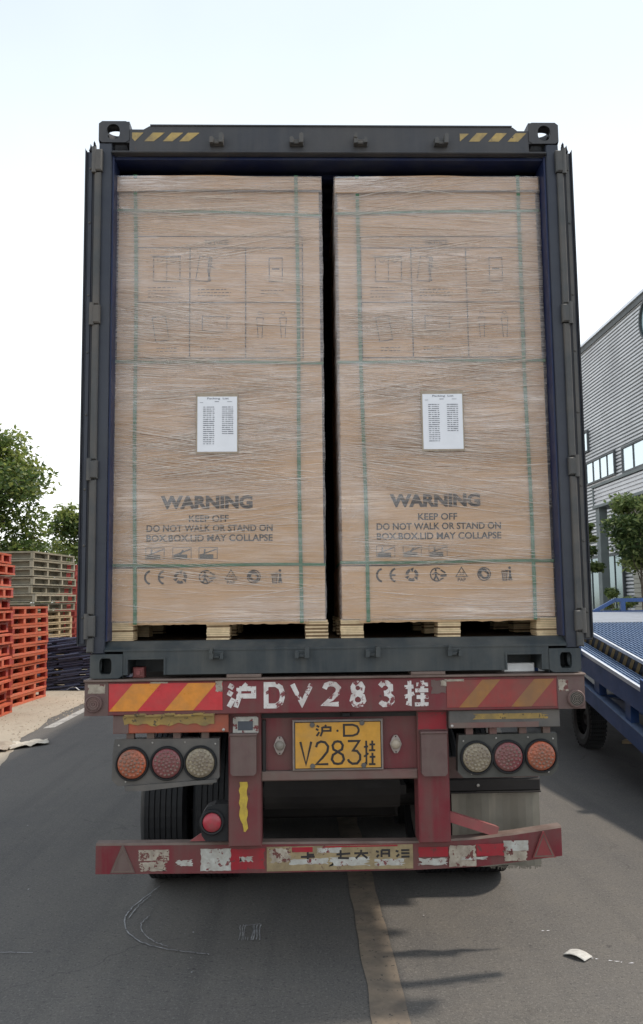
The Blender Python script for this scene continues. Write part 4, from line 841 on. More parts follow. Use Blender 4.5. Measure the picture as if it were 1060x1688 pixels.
    for (xa, xb, za, nn) in ((-.98, -.80, 3.565, 4), (-.715, -.53, 3.555, 3), (-.38, -.24, 3.55, 2), (-.93, -.82, 3.235, 2), (-.70, -.56, 3.24, 2), (-.36, -.28, 3.235, 2)):
        for q in range(nn):
            x = xa; xe = xb-rr2.uniform(0, .05)
            while x < xe:
                l = rr2.uniform(.008, .022); S([(x, za-q*.017), (min(x+l, xe), za-q*.017+.001)], .0042); x += l+.006
    mb.obj('printed_drawing', M_inkl, W_)
    # ---------- film
    nx, nz_ = 70, 560; ex = .35
    xs = np.concatenate([[-1], np.linspace(0, 1, nx), [2]]); zsv = np.linspace(Z0-.006, 4.176, nz_)
    T_ = np.clip(xs, 0, 1); Xg, Zg = np.meshgrid(x0-.008+(x1-x0+.014)*T_, zsv)
    Sg = np.meshgrid(xs, zsv)[0]
    def vn(seed_, fx, fz, slope):
        r_ = np.random.default_rng(seed_); A = r_.random((64, 700)); u_ = (Xg-x0)*fx; v_ = (Zg-Z0+slope*(Xg-x0))*fz
        u0 = np.floor(u_).astype(int); v0 = np.floor(v_).astype(int); fu = u_-u0; fv = v_-v0; fu = fu*fu*(3-2*fu); fv = fv*fv*(3-2*fv)
        g_ = lambda a_, b_: A[a_ % 64, b_ % 700]
        return (g_(u0, v0)*(1-fu)+g_(u0+1, v0)*fu)*(1-fv)+(g_(u0, v0+1)*(1-fu)+g_(u0+1, v0+1)*fu)*fv
    hgt = .0016*vn(seed, 3, 42, .06)+.0014*vn(seed+1, 2.3, 60, -.07)+.0011*vn(seed+2, 5, 90, .02)+.002*vn(seed+3, 2, 6, 0)
    Yg = (yf-.0125)-hgt-np.where(Zg > 4.085, .012, 0)*1.0
    Yg = np.where(Sg < 0, yf+ex, Yg); Yg = np.where(Sg > 1.5, yf+ex, Yg)
    xj = .0022*(vn(seed+4, 1, 14, 0)-.5)*2; Xg = Xg+np.where((Sg <= 0) | (Sg >= 1), xj, 0)
    V = np.stack([Xg, Yg, Zg], -1).reshape(-1, 3); w_ = nx+2
    ii, jj = np.meshgrid(np.arange(nz_-1), np.arange(w_-1), indexing='ij'); a_ = (ii*w_+jj).ravel(); Fq = np.stack([a_, a_+1, a_+w_+1, a_+w_], -1)
    mb = MB(); mb.v = [tuple(v) for v in V.tolist()]; mb.f = [tuple(f) for f in Fq.tolist()]
    wr = mb.obj('stretch_film', M_wrap, W_, smooth=True)
    # gathered ropes of film, highlight and shade painted as pale and dark ones, crossing
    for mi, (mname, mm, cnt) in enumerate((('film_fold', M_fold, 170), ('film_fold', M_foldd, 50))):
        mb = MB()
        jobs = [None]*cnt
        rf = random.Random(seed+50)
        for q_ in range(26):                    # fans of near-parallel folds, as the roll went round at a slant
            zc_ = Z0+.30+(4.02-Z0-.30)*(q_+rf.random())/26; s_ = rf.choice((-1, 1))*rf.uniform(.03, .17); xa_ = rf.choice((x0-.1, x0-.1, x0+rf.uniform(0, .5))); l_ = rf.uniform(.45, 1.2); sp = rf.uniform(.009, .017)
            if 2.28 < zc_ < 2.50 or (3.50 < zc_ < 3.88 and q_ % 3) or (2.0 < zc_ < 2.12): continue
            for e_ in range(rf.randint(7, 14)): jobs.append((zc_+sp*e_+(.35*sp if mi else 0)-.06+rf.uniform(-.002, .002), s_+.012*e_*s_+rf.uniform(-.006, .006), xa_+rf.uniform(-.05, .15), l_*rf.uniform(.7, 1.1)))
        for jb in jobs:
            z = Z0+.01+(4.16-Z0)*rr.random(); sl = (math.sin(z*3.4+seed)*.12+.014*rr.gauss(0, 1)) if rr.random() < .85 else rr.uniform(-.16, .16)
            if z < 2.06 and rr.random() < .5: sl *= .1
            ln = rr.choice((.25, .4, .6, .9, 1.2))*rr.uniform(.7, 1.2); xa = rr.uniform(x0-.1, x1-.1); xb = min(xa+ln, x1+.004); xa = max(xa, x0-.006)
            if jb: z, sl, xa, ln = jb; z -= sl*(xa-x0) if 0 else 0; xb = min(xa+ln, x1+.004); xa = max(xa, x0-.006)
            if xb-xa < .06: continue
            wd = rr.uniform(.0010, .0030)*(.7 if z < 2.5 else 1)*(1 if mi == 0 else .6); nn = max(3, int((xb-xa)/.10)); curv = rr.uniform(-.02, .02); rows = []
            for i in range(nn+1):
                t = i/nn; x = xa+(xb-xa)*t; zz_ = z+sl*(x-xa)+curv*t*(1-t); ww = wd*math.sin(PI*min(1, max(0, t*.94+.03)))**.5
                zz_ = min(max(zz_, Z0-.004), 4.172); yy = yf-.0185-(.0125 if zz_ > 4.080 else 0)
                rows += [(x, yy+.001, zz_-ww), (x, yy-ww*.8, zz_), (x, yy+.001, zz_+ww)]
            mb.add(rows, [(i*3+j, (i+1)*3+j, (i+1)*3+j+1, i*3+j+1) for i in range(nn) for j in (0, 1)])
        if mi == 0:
            for k in range(46):                 # short pale creases painted as glints where the film bunches at the left corner
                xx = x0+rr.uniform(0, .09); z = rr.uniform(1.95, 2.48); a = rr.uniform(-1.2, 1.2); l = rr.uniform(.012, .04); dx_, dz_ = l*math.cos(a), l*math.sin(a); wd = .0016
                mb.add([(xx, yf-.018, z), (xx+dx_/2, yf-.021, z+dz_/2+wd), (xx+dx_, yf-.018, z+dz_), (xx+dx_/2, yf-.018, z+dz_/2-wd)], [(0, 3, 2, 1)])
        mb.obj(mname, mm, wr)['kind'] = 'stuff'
    # packing list in its pouch
    lx0, lx1, lz0, lz1 = (-.711, -.505, 2.676, 2.968) if dx == 0 else (.474, .684, 2.682, 2.976)
    yl = yf-.0215; pc = MB().bbox(lx0-.008, lx1+.007, yl, yl+.003, lz0-.010, lz1+.018, .001).obj('document_pouch', M_pouch, W_)
    MB().bbox(lx0, lx1, yl-.0012, yl-.0002, lz0, lz1, .0004).obj('packing_list', M_paper, pc)
    mb = MB(); text_mesh(mb, 'Packing  List', (lx0+lx1)/2+.004, lz1-.018, .013, yl-.0020, .112, .012); yy = yl-.0024
    mb.stroke([(lx0+.09, lz1-.027), (lx0+.112, lz1-.027)], .003, yy, .0004); mb.stroke([(lx0+.155, lz1-.027), (lx0+.18, lz1-.027)], .002, yy, .0004); mb.stroke([(lx0+.012, lz1-.032), (lx0+.03, lz1-.032)], .0018, yy, .0004)
    for c0, nn in ((lx0+.030, 19), (lx0+.128, 14)):
        for q in range(nn):
            x = c0; z = lz1-.056-q*.0108
            for l in (.018, .014, .018, .010):
                l2 = l*rr.uniform(.6, 1); mb.stroke([(x, z), (x+l2, z)], rr.uniform(.0026, .0042), yy, .0004); x += l*.98
    mb.obj('list_print', M_ptext, pc)['kind'] = 'stuff'
    W_.rotation_euler = (0, lean, lean*1.5)
    return W_
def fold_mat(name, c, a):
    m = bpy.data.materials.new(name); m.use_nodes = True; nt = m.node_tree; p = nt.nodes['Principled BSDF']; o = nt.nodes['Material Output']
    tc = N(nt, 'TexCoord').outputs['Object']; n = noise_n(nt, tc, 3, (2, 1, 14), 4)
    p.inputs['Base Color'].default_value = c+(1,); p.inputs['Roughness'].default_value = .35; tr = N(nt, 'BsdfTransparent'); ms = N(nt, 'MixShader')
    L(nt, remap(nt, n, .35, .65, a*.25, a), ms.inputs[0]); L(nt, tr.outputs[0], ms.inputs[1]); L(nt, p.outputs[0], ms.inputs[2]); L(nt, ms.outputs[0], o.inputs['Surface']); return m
M_fold = fold_mat('film_fold_highlight', (.95, .89, .83), .66); M_foldd = fold_mat('film_fold_shadow', (.26, .17, .11), .45)
box_load(-1.148, -.054, 'film-wrapped cardboard box stack filling the left half of the container doorway', 0, 11, .0014)
box_load(.036, 1.135, 'film-wrapped cardboard box stack filling the right half of the container doorway', 1.193, 23, -.0018)
def load_pallet(x0, x1, label):
    P = thing('pallet', label, 'pallet', ((x0+x1)/2, .66, 1.7085), 'plywood pallets under the box stacks')
    MB().box(x0+.004, x1-.004, .122, 1.20, 1.7905, 1.8025).obj('deck_board', M_wood, P)
    for bx in (x0+.062, (x0+x1)/2-.005, x1-.060):
        for by_ in (.122, .60, 1.08):
            mb = MB(); n = 9
            for i in range(n):
                z0 = 1.7090+i*.009; j = random.uniform(-.0022, .0022); mb.box(bx-.0585+j, bx+.0585+j, by_+abs(j), by_+.12, z0, z0+.0075, 0 if i % 2 == 0 or random.random() < .45 else 1)
            mb.box(bx-.056, bx+.056, by_+.004, by_+.118, 1.7091, 1.7899, 1)
            mb.obj('block', [M_wood, M_wood2], P)
    # loose flap of film along the front edge of the deck
    mb = MB(); n = 40; vs = []
    for i in range(n+1):
        x = x0+.10+(x1-x0-.20)*i/n; vs += [(x, .119, 1.806), (x, .117+.002*math.sin(i), 1.789-.006*random.random())]
    mb.add(vs, [(2*i, 2*i+1, 2*i+3, 2*i+2) for i in range(n)]); mb.obj('torn_edge_paper', M_card2, P)
load_pallet(-1.156, -.038, 'pale plywood pallet under the left box stack'); load_pallet(.022, 1.156, 'pale plywood pallet under the right box stack')

# ================================================================== PALLET STACKS ON THE YARD
ORD = ['topmost', 'second from the top', 'third from the top', 'fourth from the top', 'fifth from the top', 'sixth from the top', 'seventh from the top', 'eighth from the top', 'ninth from the top', 'tenth from the top',
       'eleventh from the top', 'twelfth from the top', 'thirteenth from the top', 'fourteenth from the top', 'fifteenth from the top', 'sixteenth from the top', 'seventeenth from the top', 'eighteenth from the top']
def make_pallet(name, wx, ly, h, m, m2=None, rail=.022, up=.05, deck=.022):
    """open pallet: slatted deck, rails and blocks; origin at the middle of its underside"""
    o = thing(name, '', 'pallet', (0, 0, 0)); m2 = m2 or m
    mb = MB(); mb.box(-wx/2, wx/2, -ly/2, ly/2, h-deck, h)
    mb.box(-wx/2+.16, wx/2-.16, -ly/2+.16, ly/2-.16, rail+.01, h-deck-.001)
    mb.obj('deck', m, o)
    mb = MB()
    for x in (-wx/2+.05, 0, wx/2-.05): mb.box(x-.05, x+.05, -ly/2, ly/2, 0, rail)
    for y in (-ly/2+.05, 0, ly/2-.05): mb.box(-wx/2+.10, -.05, y-.05, y+.05, 0.001, rail-.001); mb.box(.05, wx/2-.10, y-.05, y+.05, 0.001, rail-.001)
    mb.obj('bottom_frame', m, o)
    k = 0
    for x in (-wx/2+up/2+.004, 0, wx/2-up/2-.004):
        for y in (-ly/2+up/2+.004, -ly*.16, ly*.16, ly/2-up/2-.004):
            if x == 0 and abs(y) < ly*.3: continue
            MB().box(x-up/2, x+up/2, y-up/2, y+up/2, rail, h-deck).obj('block', m if k % 3 else m2, o); k += 1
    return o
def stack(proto, cx, cy, z0, n, pitch, rot, jit, lab, group, first=True, seed=0, alt=0):
    rr = random.Random(seed)
    for k in range(n):                       # k = 0 is the lowest
        o = proto if (first and k == 0) else copy_tree(proto)
        o.location = (cx+rr.uniform(-jit, jit)+(alt if k % 2 else 0), cy+rr.uniform(-jit, jit), z0+k*pitch); o.rotation_euler = (0, 0, rot+rr.uniform(-.012, .012))
        tag(o, lab % ORD[n-1-k], 'pallet', group)
P1 = make_pallet('plastic_pallet', 1.2, 1.9, .178, M_pred, M_pred2, .040, .11, .040)
stack(P1, -6.06, 12.72, .006, 10, .1855, math.radians(-3), .012, 'red plastic pallet, %s in the stack beside the blue steel frames', 'red pallets of the middle stack', seed=1)
P2 = make_pallet('plastic_pallet', 1.5, 1.5, .172, M_pred, M_pred2, .030, .12, .035)
stack(P2, -6.02, 10.35, .006, 14, .2015, math.radians(2), .015, 'red plastic pallet, %s in the nearest stack at the left picture edge', 'red pallets of the nearest stack', seed=2, alt=-.07)
P2b = make_pallet('plastic_pallet', 1.4, 2.0, .176, M_pred2, M_pred, .03, .12, .03)
stack(P2b, -7.42, 24.4, .006, 17, .186, math.radians(4), .03, 'red plastic pallet, %s in the far stack beside the container door', 'red pallets of the far stack', seed=3)
P3 = make_pallet('wooden_pallet', 1.5, 2.3, .145, M_pwood, M_pwood, .03, .12, .03)
stack(P3, -7.15, 17.6, .006, 11, .157, math.radians(-8), .03, 'weathered wooden pallet, %s of the wooden ones under the grey-green pallets', 'wooden pallets under the grey ones', seed=4)
P4 = make_pallet('weathered_pallet', 1.55, 2.5, .190, M_pgrey, M_pgrey, .028, .075, .04)
stack(P4, -7.15, 17.6, 1.740, 7, .208, math.radians(-8), .05, 'weathered grey-green pallet, %s in the tallest stack behind the red pallets', 'grey-green pallets on the wooden ones', seed=5)
# steel frames lying in a heap, each a rectangle of tubes with skewed bars
def make_frame():
    o = thing('steel_frame', '', 'steel frame', (0, 0, 0)); lx, ly = 2.6, 1.5
    mb = MB()
    for y in (-ly/2, ly/2): mb.beam((-lx/2, y, .04), (lx/2, y, .04), .06, .06)
    for x in (-lx/2, lx/2): mb.beam((x, -ly/2+.03, .04), (x, ly/2-.03, .04), .06, .06)
    mb.obj('outer_frame', M_tube, o)
    MB().box(-lx/2+.05, lx/2-.05, -ly/2+.07, -ly/2+.09, -.02, .088).obj('dark_gap_fill', M_dark, o)  # dark panel added inside so the gaps read as shade
    for x in (-.75, 0, .75): MB().beam((x, -ly/2+.031, .04), (x, ly/2-.031, .04), .045, .045).obj('cross_bar', M_tube, o)
    for k, (xa, xb, z1) in enumerate(((-1.25, -.35, .115), (-.75, .25, .12), (-.2, .85, .11), (.35, 1.28, .12))):
        MB().tube([(xa, -ly/2-.06-.012*(k % 2), -.01), (xb, -ly/2-.06-.012*(k % 2), z1)], .022, 8).obj('brace_tube', M_tube, o)
    return o
PF = make_frame(); rr = random.Random(9)
for k in range(10):
    o = PF if k == 0 else copy_tree(PF)
    o.location = (-5.20+rr.uniform(-.14, .14), 15.7+rr.uniform(-.10, .08), .01+k*.113); o.rotation_euler = (rr.uniform(-.004, .004), rr.uniform(-.008, .008), rr.uniform(-.09, .06))
    tag(o, 'dark blue tubular steel frame, %s in the flat heap beside the trailer' % ORD[9-k], 'steel frame', 'dark blue steel frames in a heap')
# things lying on the ground
def sheet(name, poly, z0, amp, m, label, cat, th=.004, seed=0, nxy=(26, 12), curl=0):
    """a thin crumpled sheet over a quadrilateral footprint"""
    (a, b, c, d) = [Vector(p) for p in poly]; nx, ny = nxy; vs = []
    for i in range(nx+1):
        for j in range(ny+1):
            s, t = i/nx, j/ny; p = (a*(1-s)+b*s)*(1-t)+(d*(1-s)+c*s)*t
            h = abs(noise.noise(Vector((p.x*5+seed, p.y*5, 1))))*amp+amp*.35*abs(noise.noise(Vector((p.x*14, p.y*14+seed, 2))))+curl*(math.sin(s*PI))
            e = .04*noise.noise(Vector((s*5+seed, t*5, 4)))*amp*8
            vs.append((p.x+e, p.y+e*.7, z0+h))
    W1 = ny+1; fs = [(i*W1+j, (i+1)*W1+j, (i+1)*W1+j+1, i*W1+j+1) for i in range(nx) for j in range(ny)]
    k = len(vs); vs += [(x, y, z-th) for x, y, z in vs]; fs += [tuple(k+q for q in f[::-1]) for f in fs]
    rim = [i*W1 for i in range(nx+1)]+[nx*W1+j for j in range(1, ny+1)]+[i*W1+ny for i in range(nx-1, -1, -1)]+[j for j in range(ny-1, 0, -1)]
    for p, q in zip(rim, rim[1:]+rim[:1]): fs.append((p, k+p, k+q, q))
    o = MB().add(vs, fs).obj(name, m, None, loc=tuple(a)+(0,), smooth=True); tag(o, label, cat); return o
sheet('cloth_sheet', [(-5.1, 6.55), (-3.97, 7.05), (-4.05, 7.6), (-5.1, 7.5)], .012, .11, M_cloth, 'dirty beige sheet of sacking lying crumpled at the edge of the asphalt', 'sacking', seed=3)
sheet('cloth_sheet', [(-4.02, 7.12), (-3.60, 7.60), (-3.72, 7.95), (-4.1, 7.62)], .012, .07, mat('pale_sack', (.50, .46, .39), .85, dust=(.3, .25, .2), amt=.3, dscale=8), 'small pale torn bag lying on the asphalt beside the beige sacking', 'bag', seed=8)
pp = sheet('paper_sheet', [(1.205, .452), (1.290, .36), (1.350, .415), (1.262, .515)], .008, .004, mat('road_paper', (.52, .51, .48), .6, dust=(.3, .29, .27), amt=.3, dscale=30), 'small curled white label lying on the road right of the trailer', 'paper', th=.001, seed=5, nxy=(10, 4), curl=.014)
for k in range(7): flat('grit_fleck', [(1.33+.03*k+random.uniform(-.02, .02)+a_, .40-.012*k+b_) for a_, b_ in ((0, 0), (.012, .002), (.006, .008))], M_paper, .0065)
for k in range(2): flat('grit_fleck', [(1.18+.03*k+a_, .78+b_) for a_, b_ in ((0, 0), (.022, .002), (.012, .008))], M_paper, .0065)
sheet('paper_sheet', [(-5.30, 14.72), (-5.0, 14.62), (-5.0, 14.75), (-5.3, 14.8)], .012, .05, M_paper, 'crumpled white paper on the ground at the foot of the blue steel frames', 'paper', th=.001, seed=15, nxy=(6, 4), curl=.05)
mb = MB(); rr = random.Random(12)
for k in range(500):
    x = -4.1-abs(rr.gauss(0, 1.0)); y = rr.uniform(5, 14); s = rr.uniform(.006, .022); z = .004
    mb.add([(x-s, y, z), (x, y-s, z), (x+s, y+.2*s, z), (x, y+s, z), (x, y, z+s)], [(0, 1, 4), (1, 2, 4), (2, 3, 4), (3, 0, 4)])
o = mb.obj('gravel', M_conc, None, loc=(-4.5, 9, 0)); o['kind'] = 'stuff'; tag(o, 'loose grit scattered along the concrete edge beside the asphalt', 'grit')

# ================================================================== BLUE YARD RAMP
RX = 3.21; SL = .156
zi = lambda y: 1.445+SL*(y-5.36)              # deck height on the incline
YC = 6.29; ZP = zi(YC)
RP = thing('yard_ramp', 'blue mobile loading ramp with grating deck and yellow-black striped edge', 'loading ramp', (RX+1.1, 5, 0))
def slab(mb, x0, x1, y0, y1, lo, hi, f=zi):
    """bar that follows the incline: lo, hi are heights above the deck line"""
    return mb.add([(x, y, f(y)+dz) for x in (x0, x1) for y in (y0, y1) for dz in (lo, hi)], [(0, 1, 3, 2), (4, 6, 7, 5), (0, 4, 5, 1), (2, 3, 7, 6), (0, 2, 6, 4), (1, 5, 7, 3)])
Y0 = -3.0
mb = MB(); x = RX+.04
while x < RX+2.25: slab(mb, x, x+.010, Y0, YC, -.035, 0); x += .044
y = Y0+.1
while y < YC: slab(mb, RX+.03, RX+2.25, y, y+.008, -.030, -.006); y += .12
o = mb.obj('deck_grating', M_galv, RP); o['kind'] = 'stuff'
slab(MB(), RX+.03, RX+2.25, Y0, YC, -.22, -.19).obj('deck_underside', M_ramp, RP)
MB().box(RX+.0, RX+5.2, YC+.005, 13.7, ZP-.06, ZP+.002).obj('deck_plate', M_rplate, RP)
slab(MB(), RX, RX+.028, Y0, YC, -.02, .014).obj('deck_edge', M_edge, RP); MB().box(RX-.002, RX+.028, YC, 13.7, ZP-.02, ZP+.014).obj('deck_edge', M_edge, RP)
slab(MB(), RX+.004, RX+.024, Y0, YC, -.15, -.0205).obj('edge_beam', mat('hazard_black', (.02, .02, .022), .5), RP)
MB().box(RX+.004, RX+.024, YC, 13.7, ZP-.30, ZP-.061).obj('platform_beam', M_ramp, RP)
M_hz2 = mat('dull_hazard_yellow', (.30, .19, .05), .6, dust=(.12, .10, .07), amt=.4, dscale=8)
y = 2.4
while y < YC-.2:
    MB().add([(RX+.001, y, zi(y)-.146), (RX+.001, y+.08, zi(y+.08)-.146), (RX+.001, y-.02, zi(y-.02)-.024), (RX+.001, y-.10, zi(y-.10)-.024)], [(0, 1, 2, 3)]).obj('hazard_stripe', M_hz2, RP); y += .17
mb = MB()
for k in range(5): slab(mb, RX-.185+.037*k, RX-.185+.037*k+.012, 3.66, YC+.4, -.165, -.13)
y = 3.7
while y < YC+.4: slab(mb, RX-.19, RX-.005, y, y+.006, -.160, -.136); y += .10
mb.obj('side_walkway', M_galv, RP)
slab(MB(), RX-.222, RX-.192, 3.62, YC+.4, -.165, -.125).obj('walkway_edge', M_edge, RP)
slab(MB(), RX-.215, RX-.188, Y0, YC+2, -.365, -.166).obj('side_beam', M_ramp, RP); slab(MB(), RX-.187, RX+.02, Y0, YC+2, -.30, -.28).obj('beam_web', M_ramp, RP)
for y in (3.50, 5.30): slab(MB(), RX-.245, RX-.2225, y, y+.13, -.20, -.03).obj('upright', M_ramp, RP)
zl = lambda y: .864+.20*(y-5.0)
slab(MB(), RX-.21, RX-.10, Y0+3, 7.2, -.16, 0, zl).obj('lower_beam', M_ramp, RP); slab(MB(), RX-.213, RX-.097, Y0+3, 7.2, .001, .008, zl).obj('beam_flange', mat('pale_blue_edge', (.20, .26, .38), .5), RP)
for y in (3.2, 4.05, 4.9, 5.9): MB().box(RX-.18, RX-.10, y, y+.14, zl(y)+.01, zi(y)-.37).obj('upright', M_ramp, RP)
MB().beam((RX+.1, 3.3, .78), (RX+.1, 5.3, .74), .07, .09).obj('diagonal_brace', M_ramp, RP); MB().beam((RX+.15, 4.2, .62), (RX+2.0, 4.2, .62), .10, .12).obj('cross_beam', M_ramp, RP); MB().beam((RX+.15, 5.8, .70), (RX+2.0, 5.8, .70), .10, .12).obj('cross_beam', M_ramp, RP)
slab(MB(), RX+2.26, RX+2.30, Y0, YC, -.46, .01).obj('side_beam', M_ramp, RP)
for x in (RX+.1, RX+5.0):
    for y in (8.5, 13.2): MB().box(x-.08, x+.08, y, y+.16, 0, ZP-.062).obj('platform_leg', M_ramp, RP)
for cx in (RX+.31, RX+1.9):
    c = (cx, 6.72, .37)
    wh = MB().lathe(c, (-1, 0, 0), [(0, .02), (.05, .05), (.09, .04), (.12, -.02), (.18, -.02), (.20, .04), (.21, .04)], 24).obj('wheel', M_dark, RP)
    mb = MB().lathe(c, (-1, 0, 0), tyre_prof(.37, .22), 40)
    for t in range(40):
        a_ = 2*PI*t/40; cc = Vector(c)+Vector((0, math.cos(a_), math.sin(a_)))*.368; mb.beam(cc-Vector((.10, 0, 0)), cc+Vector((.10, 0, 0)), .022, .03)
    mb.obj('tyre', M_rubber, wh)
mb = MB(); mb.box(2.6, 3.2, 7.2, 7.35, .005, .03); tag(mb.obj('timber_board', M_pwood, None, loc=(2.9, 7.2, 0)), 'short board lying on the asphalt beside the ramp tyre', 'board')
mb = MB(); mb.add([(4.0, 6.9, .005), (5.1, 6.6, .005), (5.2, 6.75, .005), (4.1, 7.05, .005), (4.0, 6.9, .04), (5.1, 6.6, .04), (5.2, 6.75, .04), (4.1, 7.05, .04)], [(0, 1, 2, 3), (4, 7, 6, 5), (0, 4, 5, 1), (1, 5, 6, 2), (2, 6, 7, 3), (3, 7, 4, 0)])
tag(mb.obj('timber_board', M_pwood, None, loc=(4.5, 6.8, 0)), 'weathered timber board on the ground behind the ramp tyre, under the blue frame', 'board')
HR = thing('handrail', 'low blue steel guard rail across the far end of the ramp platform', 'handrail', (7.5, 13.8, ZP))
mb = MB(); mb.beam((6.12, 13.8, 1.60), (6.58, 13.8, 1.84), .07, .07); mb.beam((6.58, 13.8, 1.84), (8.4, 13.8, 1.84), .07, .08); mb.obj('top_rail', M_ramp, HR)
for x in (6.75, 7.5, 8.25): MB().box(x-.05, x+.05, 13.76, 13.84, ZP-.3, 1.80).obj('post', M_ramp, HR)
MB().box(6.1, 8.4, 13.77, 13.83, ZP-.1, ZP+.03).obj('lower_rail', M_ramp, HR)

# ================================================================== FACTORY BUILDING
W0 = 14.5; B = thing('factory_building', 'silver corrugated factory hall with ribbon windows behind the loading ramp', 'building', (W0, 35, 0))
def clad(x, y0, y1, z0, z1, pitch=.165, depth=.055):
    """horizontal corrugations facing -x"""
    mb = MB(); P = []; z = z0
    while z < z1-.01:
        for dz, dx_ in ((0, 0), (.52, 0), (.58, depth), (.94, depth)):
            if z+dz*pitch < z1: P.append((x+dx_, z+dz*pitch))
        z += pitch
    P.append((x, z1)); n = len(P)
    return mb.add([(a_, y, b_) for y in (y0, y1) for a_, b_ in P], [(i, n+i, n+i+1, i+1) for i in range(n-1)])
clad(W0, 12, 95, 1.0, 14.55).obj('wall', M_clad, B)
MB().box(W0+.05, W0+.35, 12, 95, 0, 14.4).obj('wall_core', M_steel, B)
MB().box(W0-.02, W0+.3, 12, 95, 0, .998).obj('plinth', M_conc, B)
MB().box(W0-.14, W0+.6, 11.9, 95, 14.66, 14.78).obj('roof_edge', M_edge, B); MB().box(W0-.06, W0+.4, 12, 95, 14.40, 14.658).obj('gutter', M_trim, B)
MB().add([(W0, 12, 14.6), (W0+30, 12, 14.6), (W0+30, 95, 14.6), (W0, 95, 14.6)], [(0, 1, 2, 3)]).obj('roof', M_trim, B); MB().box(W0+.36, W0+30, 12.0, 12.3, 0, 14.5).obj('end_wall', M_clad, B)
def window(y0, y1, z0, z1, n, gm=None, x=W0):
    mb = MB(); t = .09
    mb.box(x-.10, x+.02, y0, y1, z0, z0+t); mb.box(x-.10, x+.02, y0, y1, z1-t, z1); mb.box(x-.10, x+.02, y0, y0+t, z0+t, z1-t); mb.box(x-.10, x+.02, y1-t, y1, z0+t, z1-t)
    for k in range(1, n): y = y0+(y1-y0)*k/n; mb.box(x-.085, x+.02, y-.025, y+.025, z0+t, z1-t)
    f = mb.obj('window', M_trim, B)
    for k in range(n):
        ya = y0+(y1-y0)*k/n+(.025 if k else t); yb = y0+(y1-y0)*(k+1)/n-(.025 if k < n-1 else t); e = random.uniform(-.003, .003)
        MB().add([(x-.05-e, ya, z0+t), (x-.05+e, yb, z0+t), (x-.05+e, yb, z1-t), (x-.05-e, ya, z1-t)], [(0, 1, 2, 3)]).obj('pane', gm or M_glass, f)
window(37.3, 40.2, 9.20, 10.30, 2); window(33.9, 40.6, 7.52, 8.68, 7); window(26.6, 33.0, 7.42, 8.62, 5); window(28.9, 30.2, 9.9, 11.1, 1, M_glassd)
mb = MB().lathe((W0-.04, 29.40, 13.45), (-1, 0, 0), [(.95, 0), (.95, .08), (.86, .08), (.86, 0)], 28); ov = mb.obj('round_window', M_trim, B); MB().lathe((W0-.035, 29.40, 13.45), (-1, 0, 0), [(.86, 0), (.86, .02), (0, .02)], 28).obj('pane', M_glassd, ov)
# projecting entrance canopy with its shaded recess
XC = W0-1.5
clad(XC, 21, 32.8, 5.95, 6.72).obj('canopy_front', M_clad, B)
mb = MB(); mb.box(XC-.06, W0-.01, 20.9, 32.9, 6.74, 6.86); mb.box(XC-.05, W0-.01, 20.9, 32.9, 5.82, 5.94); mb.box(XC-.03, W0-.01, 32.8, 32.9, 5.95, 6.73); mb.box(XC+.06, W0-.01, 21, 32.79, 5.95, 6.73); mb.obj('canopy', M_steel, B)
for y in (32.6, 26.5, 21.5): MB().box(XC+.05, XC+.40, y-.25, y+.20, 0, 5.815).obj('column', M_steel, B)
clad(W0-.10, 21.5, 32.3, .3, 5.8, .20, .03).obj('recess_wall', mat('beige_siding', (.40, .39, .33), .7, var=.05, dscale=.5), B)
window(33.4, 38.5, .3, 3.9, 5, M_glassd, W0-.03); window(28.4, 30.1, .3, 3.0, 2, M_glassd, W0-.12)

# ================================================================== TREES AND PLANTS
def leaves(name, mats, clumps, n, size, parent, seed, flat_=.55, aspect=.5):
    r = np.random.default_rng(seed); vol = np.array([c[3]*c[4]*c[5] for c in clumps]); pk = r.choice(len(clumps), n, p=vol/vol.sum()); C_ = np.array(clumps)
    d = r.normal(size=(n, 3)); d /= np.linalg.norm(d, axis=1)[:, None]; rad = r.random(n)**.45
    # leaves gather on twigs: pull them to random twig directions
    tw = r.normal(size=(n//14+1, 3)); tw /= np.linalg.norm(tw, axis=1)[:, None]; d2 = tw[r.integers(0, len(tw), n)]; d = d*.28+d2; d /= np.linalg.norm(d, axis=1)[:, None]
    P = C_[pk, :3]+d*rad[:, None]*C_[pk, 3:6]*(1+.22*r.normal(size=n)[:, None]*.5)
    nrm = r.normal(size=(n, 3)); nrm[:, 2] = np.abs(nrm[:, 2])+flat_; nrm /= np.linalg.norm(nrm, axis=1)[:, None]
    a = np.cross(nrm, r.normal(size=(n, 3))); a /= np.linalg.norm(a, axis=1)[:, None]; b = np.cross(nrm, a)
    s = size*(.6+.8*r.random(n))[:, None]; V = np.stack([P-a*s, P-b*s*aspect, P+a*s, P+b*s*aspect], 1).reshape(-1, 3)
    o_ = np.array(parent['_o']); V = V-o_; me = bpy.data.meshes.new(name); me.vertices.add(4*n); me.vertices.foreach_set('co', V.ravel())
    me.loops.add(4*n); me.loops.foreach_set('vertex_index', np.arange(4*n)); me.polygons.add(n); me.polygons.foreach_set('loop_start', np.arange(0, 4*n, 4)); me.polygons.foreach_set('loop_total', np.full(n, 4))
    for m_ in mats: me.materials.append(m_)
    base_ = (pk*7 % 3); mi = np.where(r.random(n) < .55, base_, r.integers(0, 3, n)); me.polygons.foreach_set('material_index', mi.astype(np.int32)); me.update(calc_edges=True)
    o = bpy.data.objects.new(name, me); col.objects.link(o); o.parent = parent; o['_o'] = tuple(parent['_o']); return o
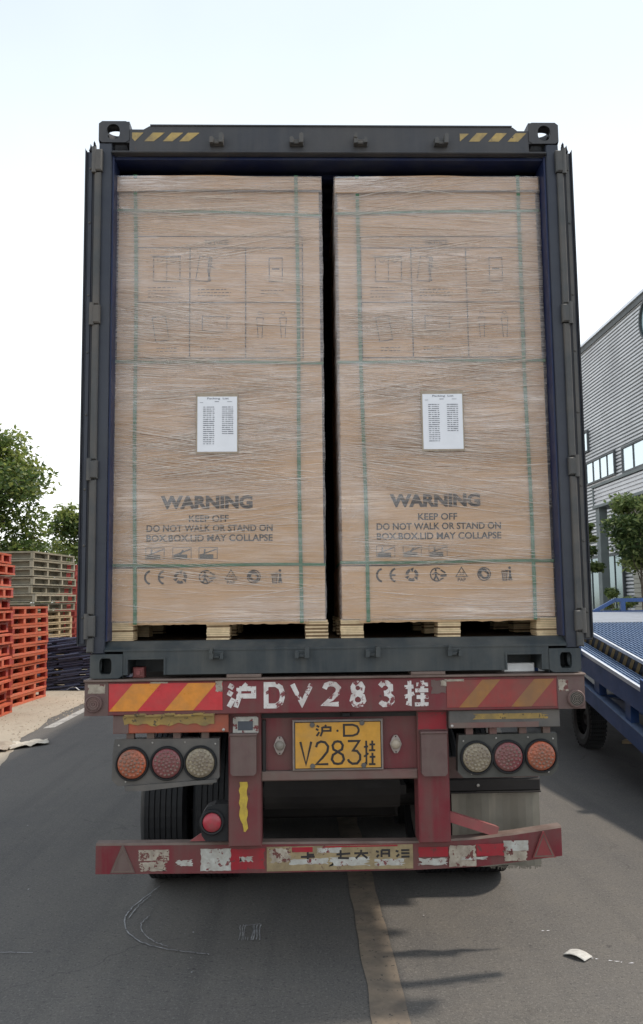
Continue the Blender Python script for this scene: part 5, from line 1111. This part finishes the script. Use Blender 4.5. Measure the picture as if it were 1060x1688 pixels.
def tree(name, label, x, y, h, cr, trunk_r, seed, n=14000, size=.10, z_low=.3, cat='tree', group=None, mats=None, nc=16, xs_=1.0, nleafcl=None, spread=.75):
    rr = random.Random(seed); Tt = thing(name, label, cat, (x, y, 0), group)
    zc = h*(z_low+1)/2; zr = h*(1-z_low)/2; cl = []
    for k in range(nc):
        t = rr.uniform(-.9, .95); rad = cr*math.sqrt(max(.05, 1-t*t))*(1-.25*max(0, t)); a = rr.uniform(0, 2*PI); q_ = rr.uniform(.25, 1)**.6*spread
        s = cr*rr.uniform(.22, .42); cl.append((x+math.cos(a)*rad*q_*xs_, y+math.sin(a)*rad*q_, zc+t*zr*.86, s*1.15, s*1.15, s*.75))
    mb = MB(); mb.tube([(x, y, 0), (x+.03*h*rr.uniform(-.3, .3), y, h*.25), (x+.02*h*rr.uniform(-1, 1), y, h*.5), (x, y, h*.82)], [trunk_r, trunk_r*.8, trunk_r*.55, trunk_r*.15], 9); mb.obj('trunk', M_bark, Tt, smooth=True)
    mb = MB()
    for c in cl:
        z0 = min(max(h*z_low*.8, c[2]-cr*.7), h*.75); mb.tube([(x, y, z0), ((x+c[0])/2, (y+c[1])/2, (z0+c[2])/2-.05*h*rr.random()), c[:3]], [trunk_r*.32, trunk_r*.2, trunk_r*.06], 5)
        for k in range(3): mb.tube([c[:3], (c[0]+rr.uniform(-1, 1)*c[3], c[1]+rr.uniform(-1, 1)*c[4], c[2]+rr.uniform(-.4, 1)*c[5])], [trunk_r*.07, trunk_r*.03], 4)
    mb.obj('branch', M_bark, Tt)
    leaves('crown', mats or M_leaf, cl, n, size, Tt, seed); return Tt
tree('tree', 'tall full green tree at the left edge behind the pallet stacks', -12.0, 28.5, 8.7, 3.1, .20, 31, 21000, .11, .20, nc=34)
tree('tree', 'shorter bushy green tree beside the open left container door', -9.3, 34.0, 6.9, 2.4, .18, 32, 15000, .105, .20, nc=22, mats=M_leaf)
tree('tree', 'thin yellow-green tree between the two fuller trees on the left', -12.6, 41.0, 5.6, 2.2, .14, 33, 6000, .10, .25, nc=16, mats=M_leaf)
tree('tree', 'small dark tree low behind the grey-green pallets on the left', -14.3, 39.0, 5.0, 2.2, .13, 36, 8000, .10, .2, nc=12, mats=M_leafm)
tree('tree', 'round leafy tree standing in front of the factory canopy', 8.62, 17.2, 4.8, 1.1, .05, 34, 9500, .065, .50, mats=M_leafm, nc=18, spread=.7)
tree('tree', 'slim young tree beside the glazed entrance of the factory hall', 10.45, 27.0, 4.9, .75, .045, 35, 3500, .075, .42, mats=M_leafm, nc=9)
for k, (x, y, h, cr, lab) in enumerate(((9.35, 25.0, 2.2, .65, 'low green shrub at the foot of the entrance column'), (8.25, 18.4, 2.35, .45, 'loose yellowish shrub below the leafy tree by the factory'), (11.6, 27.2, 2.4, .7, 'dusty green shrub against the shaded recess wall of the factory'), (10.2, 22.4, 2.1, .7, 'broad low bush behind the blue handrail'))):
    tree('shrub', lab, x, y, h, cr, .03, 60+k, 3500, .05, .1, 'shrub', mats=[M_leafm[1], M_leafm[2], M_leaf[2]] if k == 1 else M_leafm, nc=8)
# far planting that closes the yard
def mass(name, label, clumps, n, size, seed):
    Tt = thing(name, label, 'hedge', (clumps[0][0], clumps[0][1], 0)); o = leaves('foliage', M_leafm, clumps, n, size, Tt, seed); Tt['kind'] = 'stuff'; return Tt
rr = random.Random(77)
mass('hedge', 'far hedge closing the left side of the yard', [(-46+i*1.7, 62+rr.uniform(-2, 2), rr.uniform(.8, 1.6), 1.8, 1.4, rr.uniform(1.4, 2.2)) for i in range(30)], 16000, .20, 91)
mass('hedge', 'far hedge beyond the right end of the yard', [(4+i*1.4, 80+rr.uniform(-2, 2), rr.uniform(.8, 1.6), 1.8, 1.4, rr.uniform(1.4, 2.4)) for i in range(8)], 5000, .20, 92)
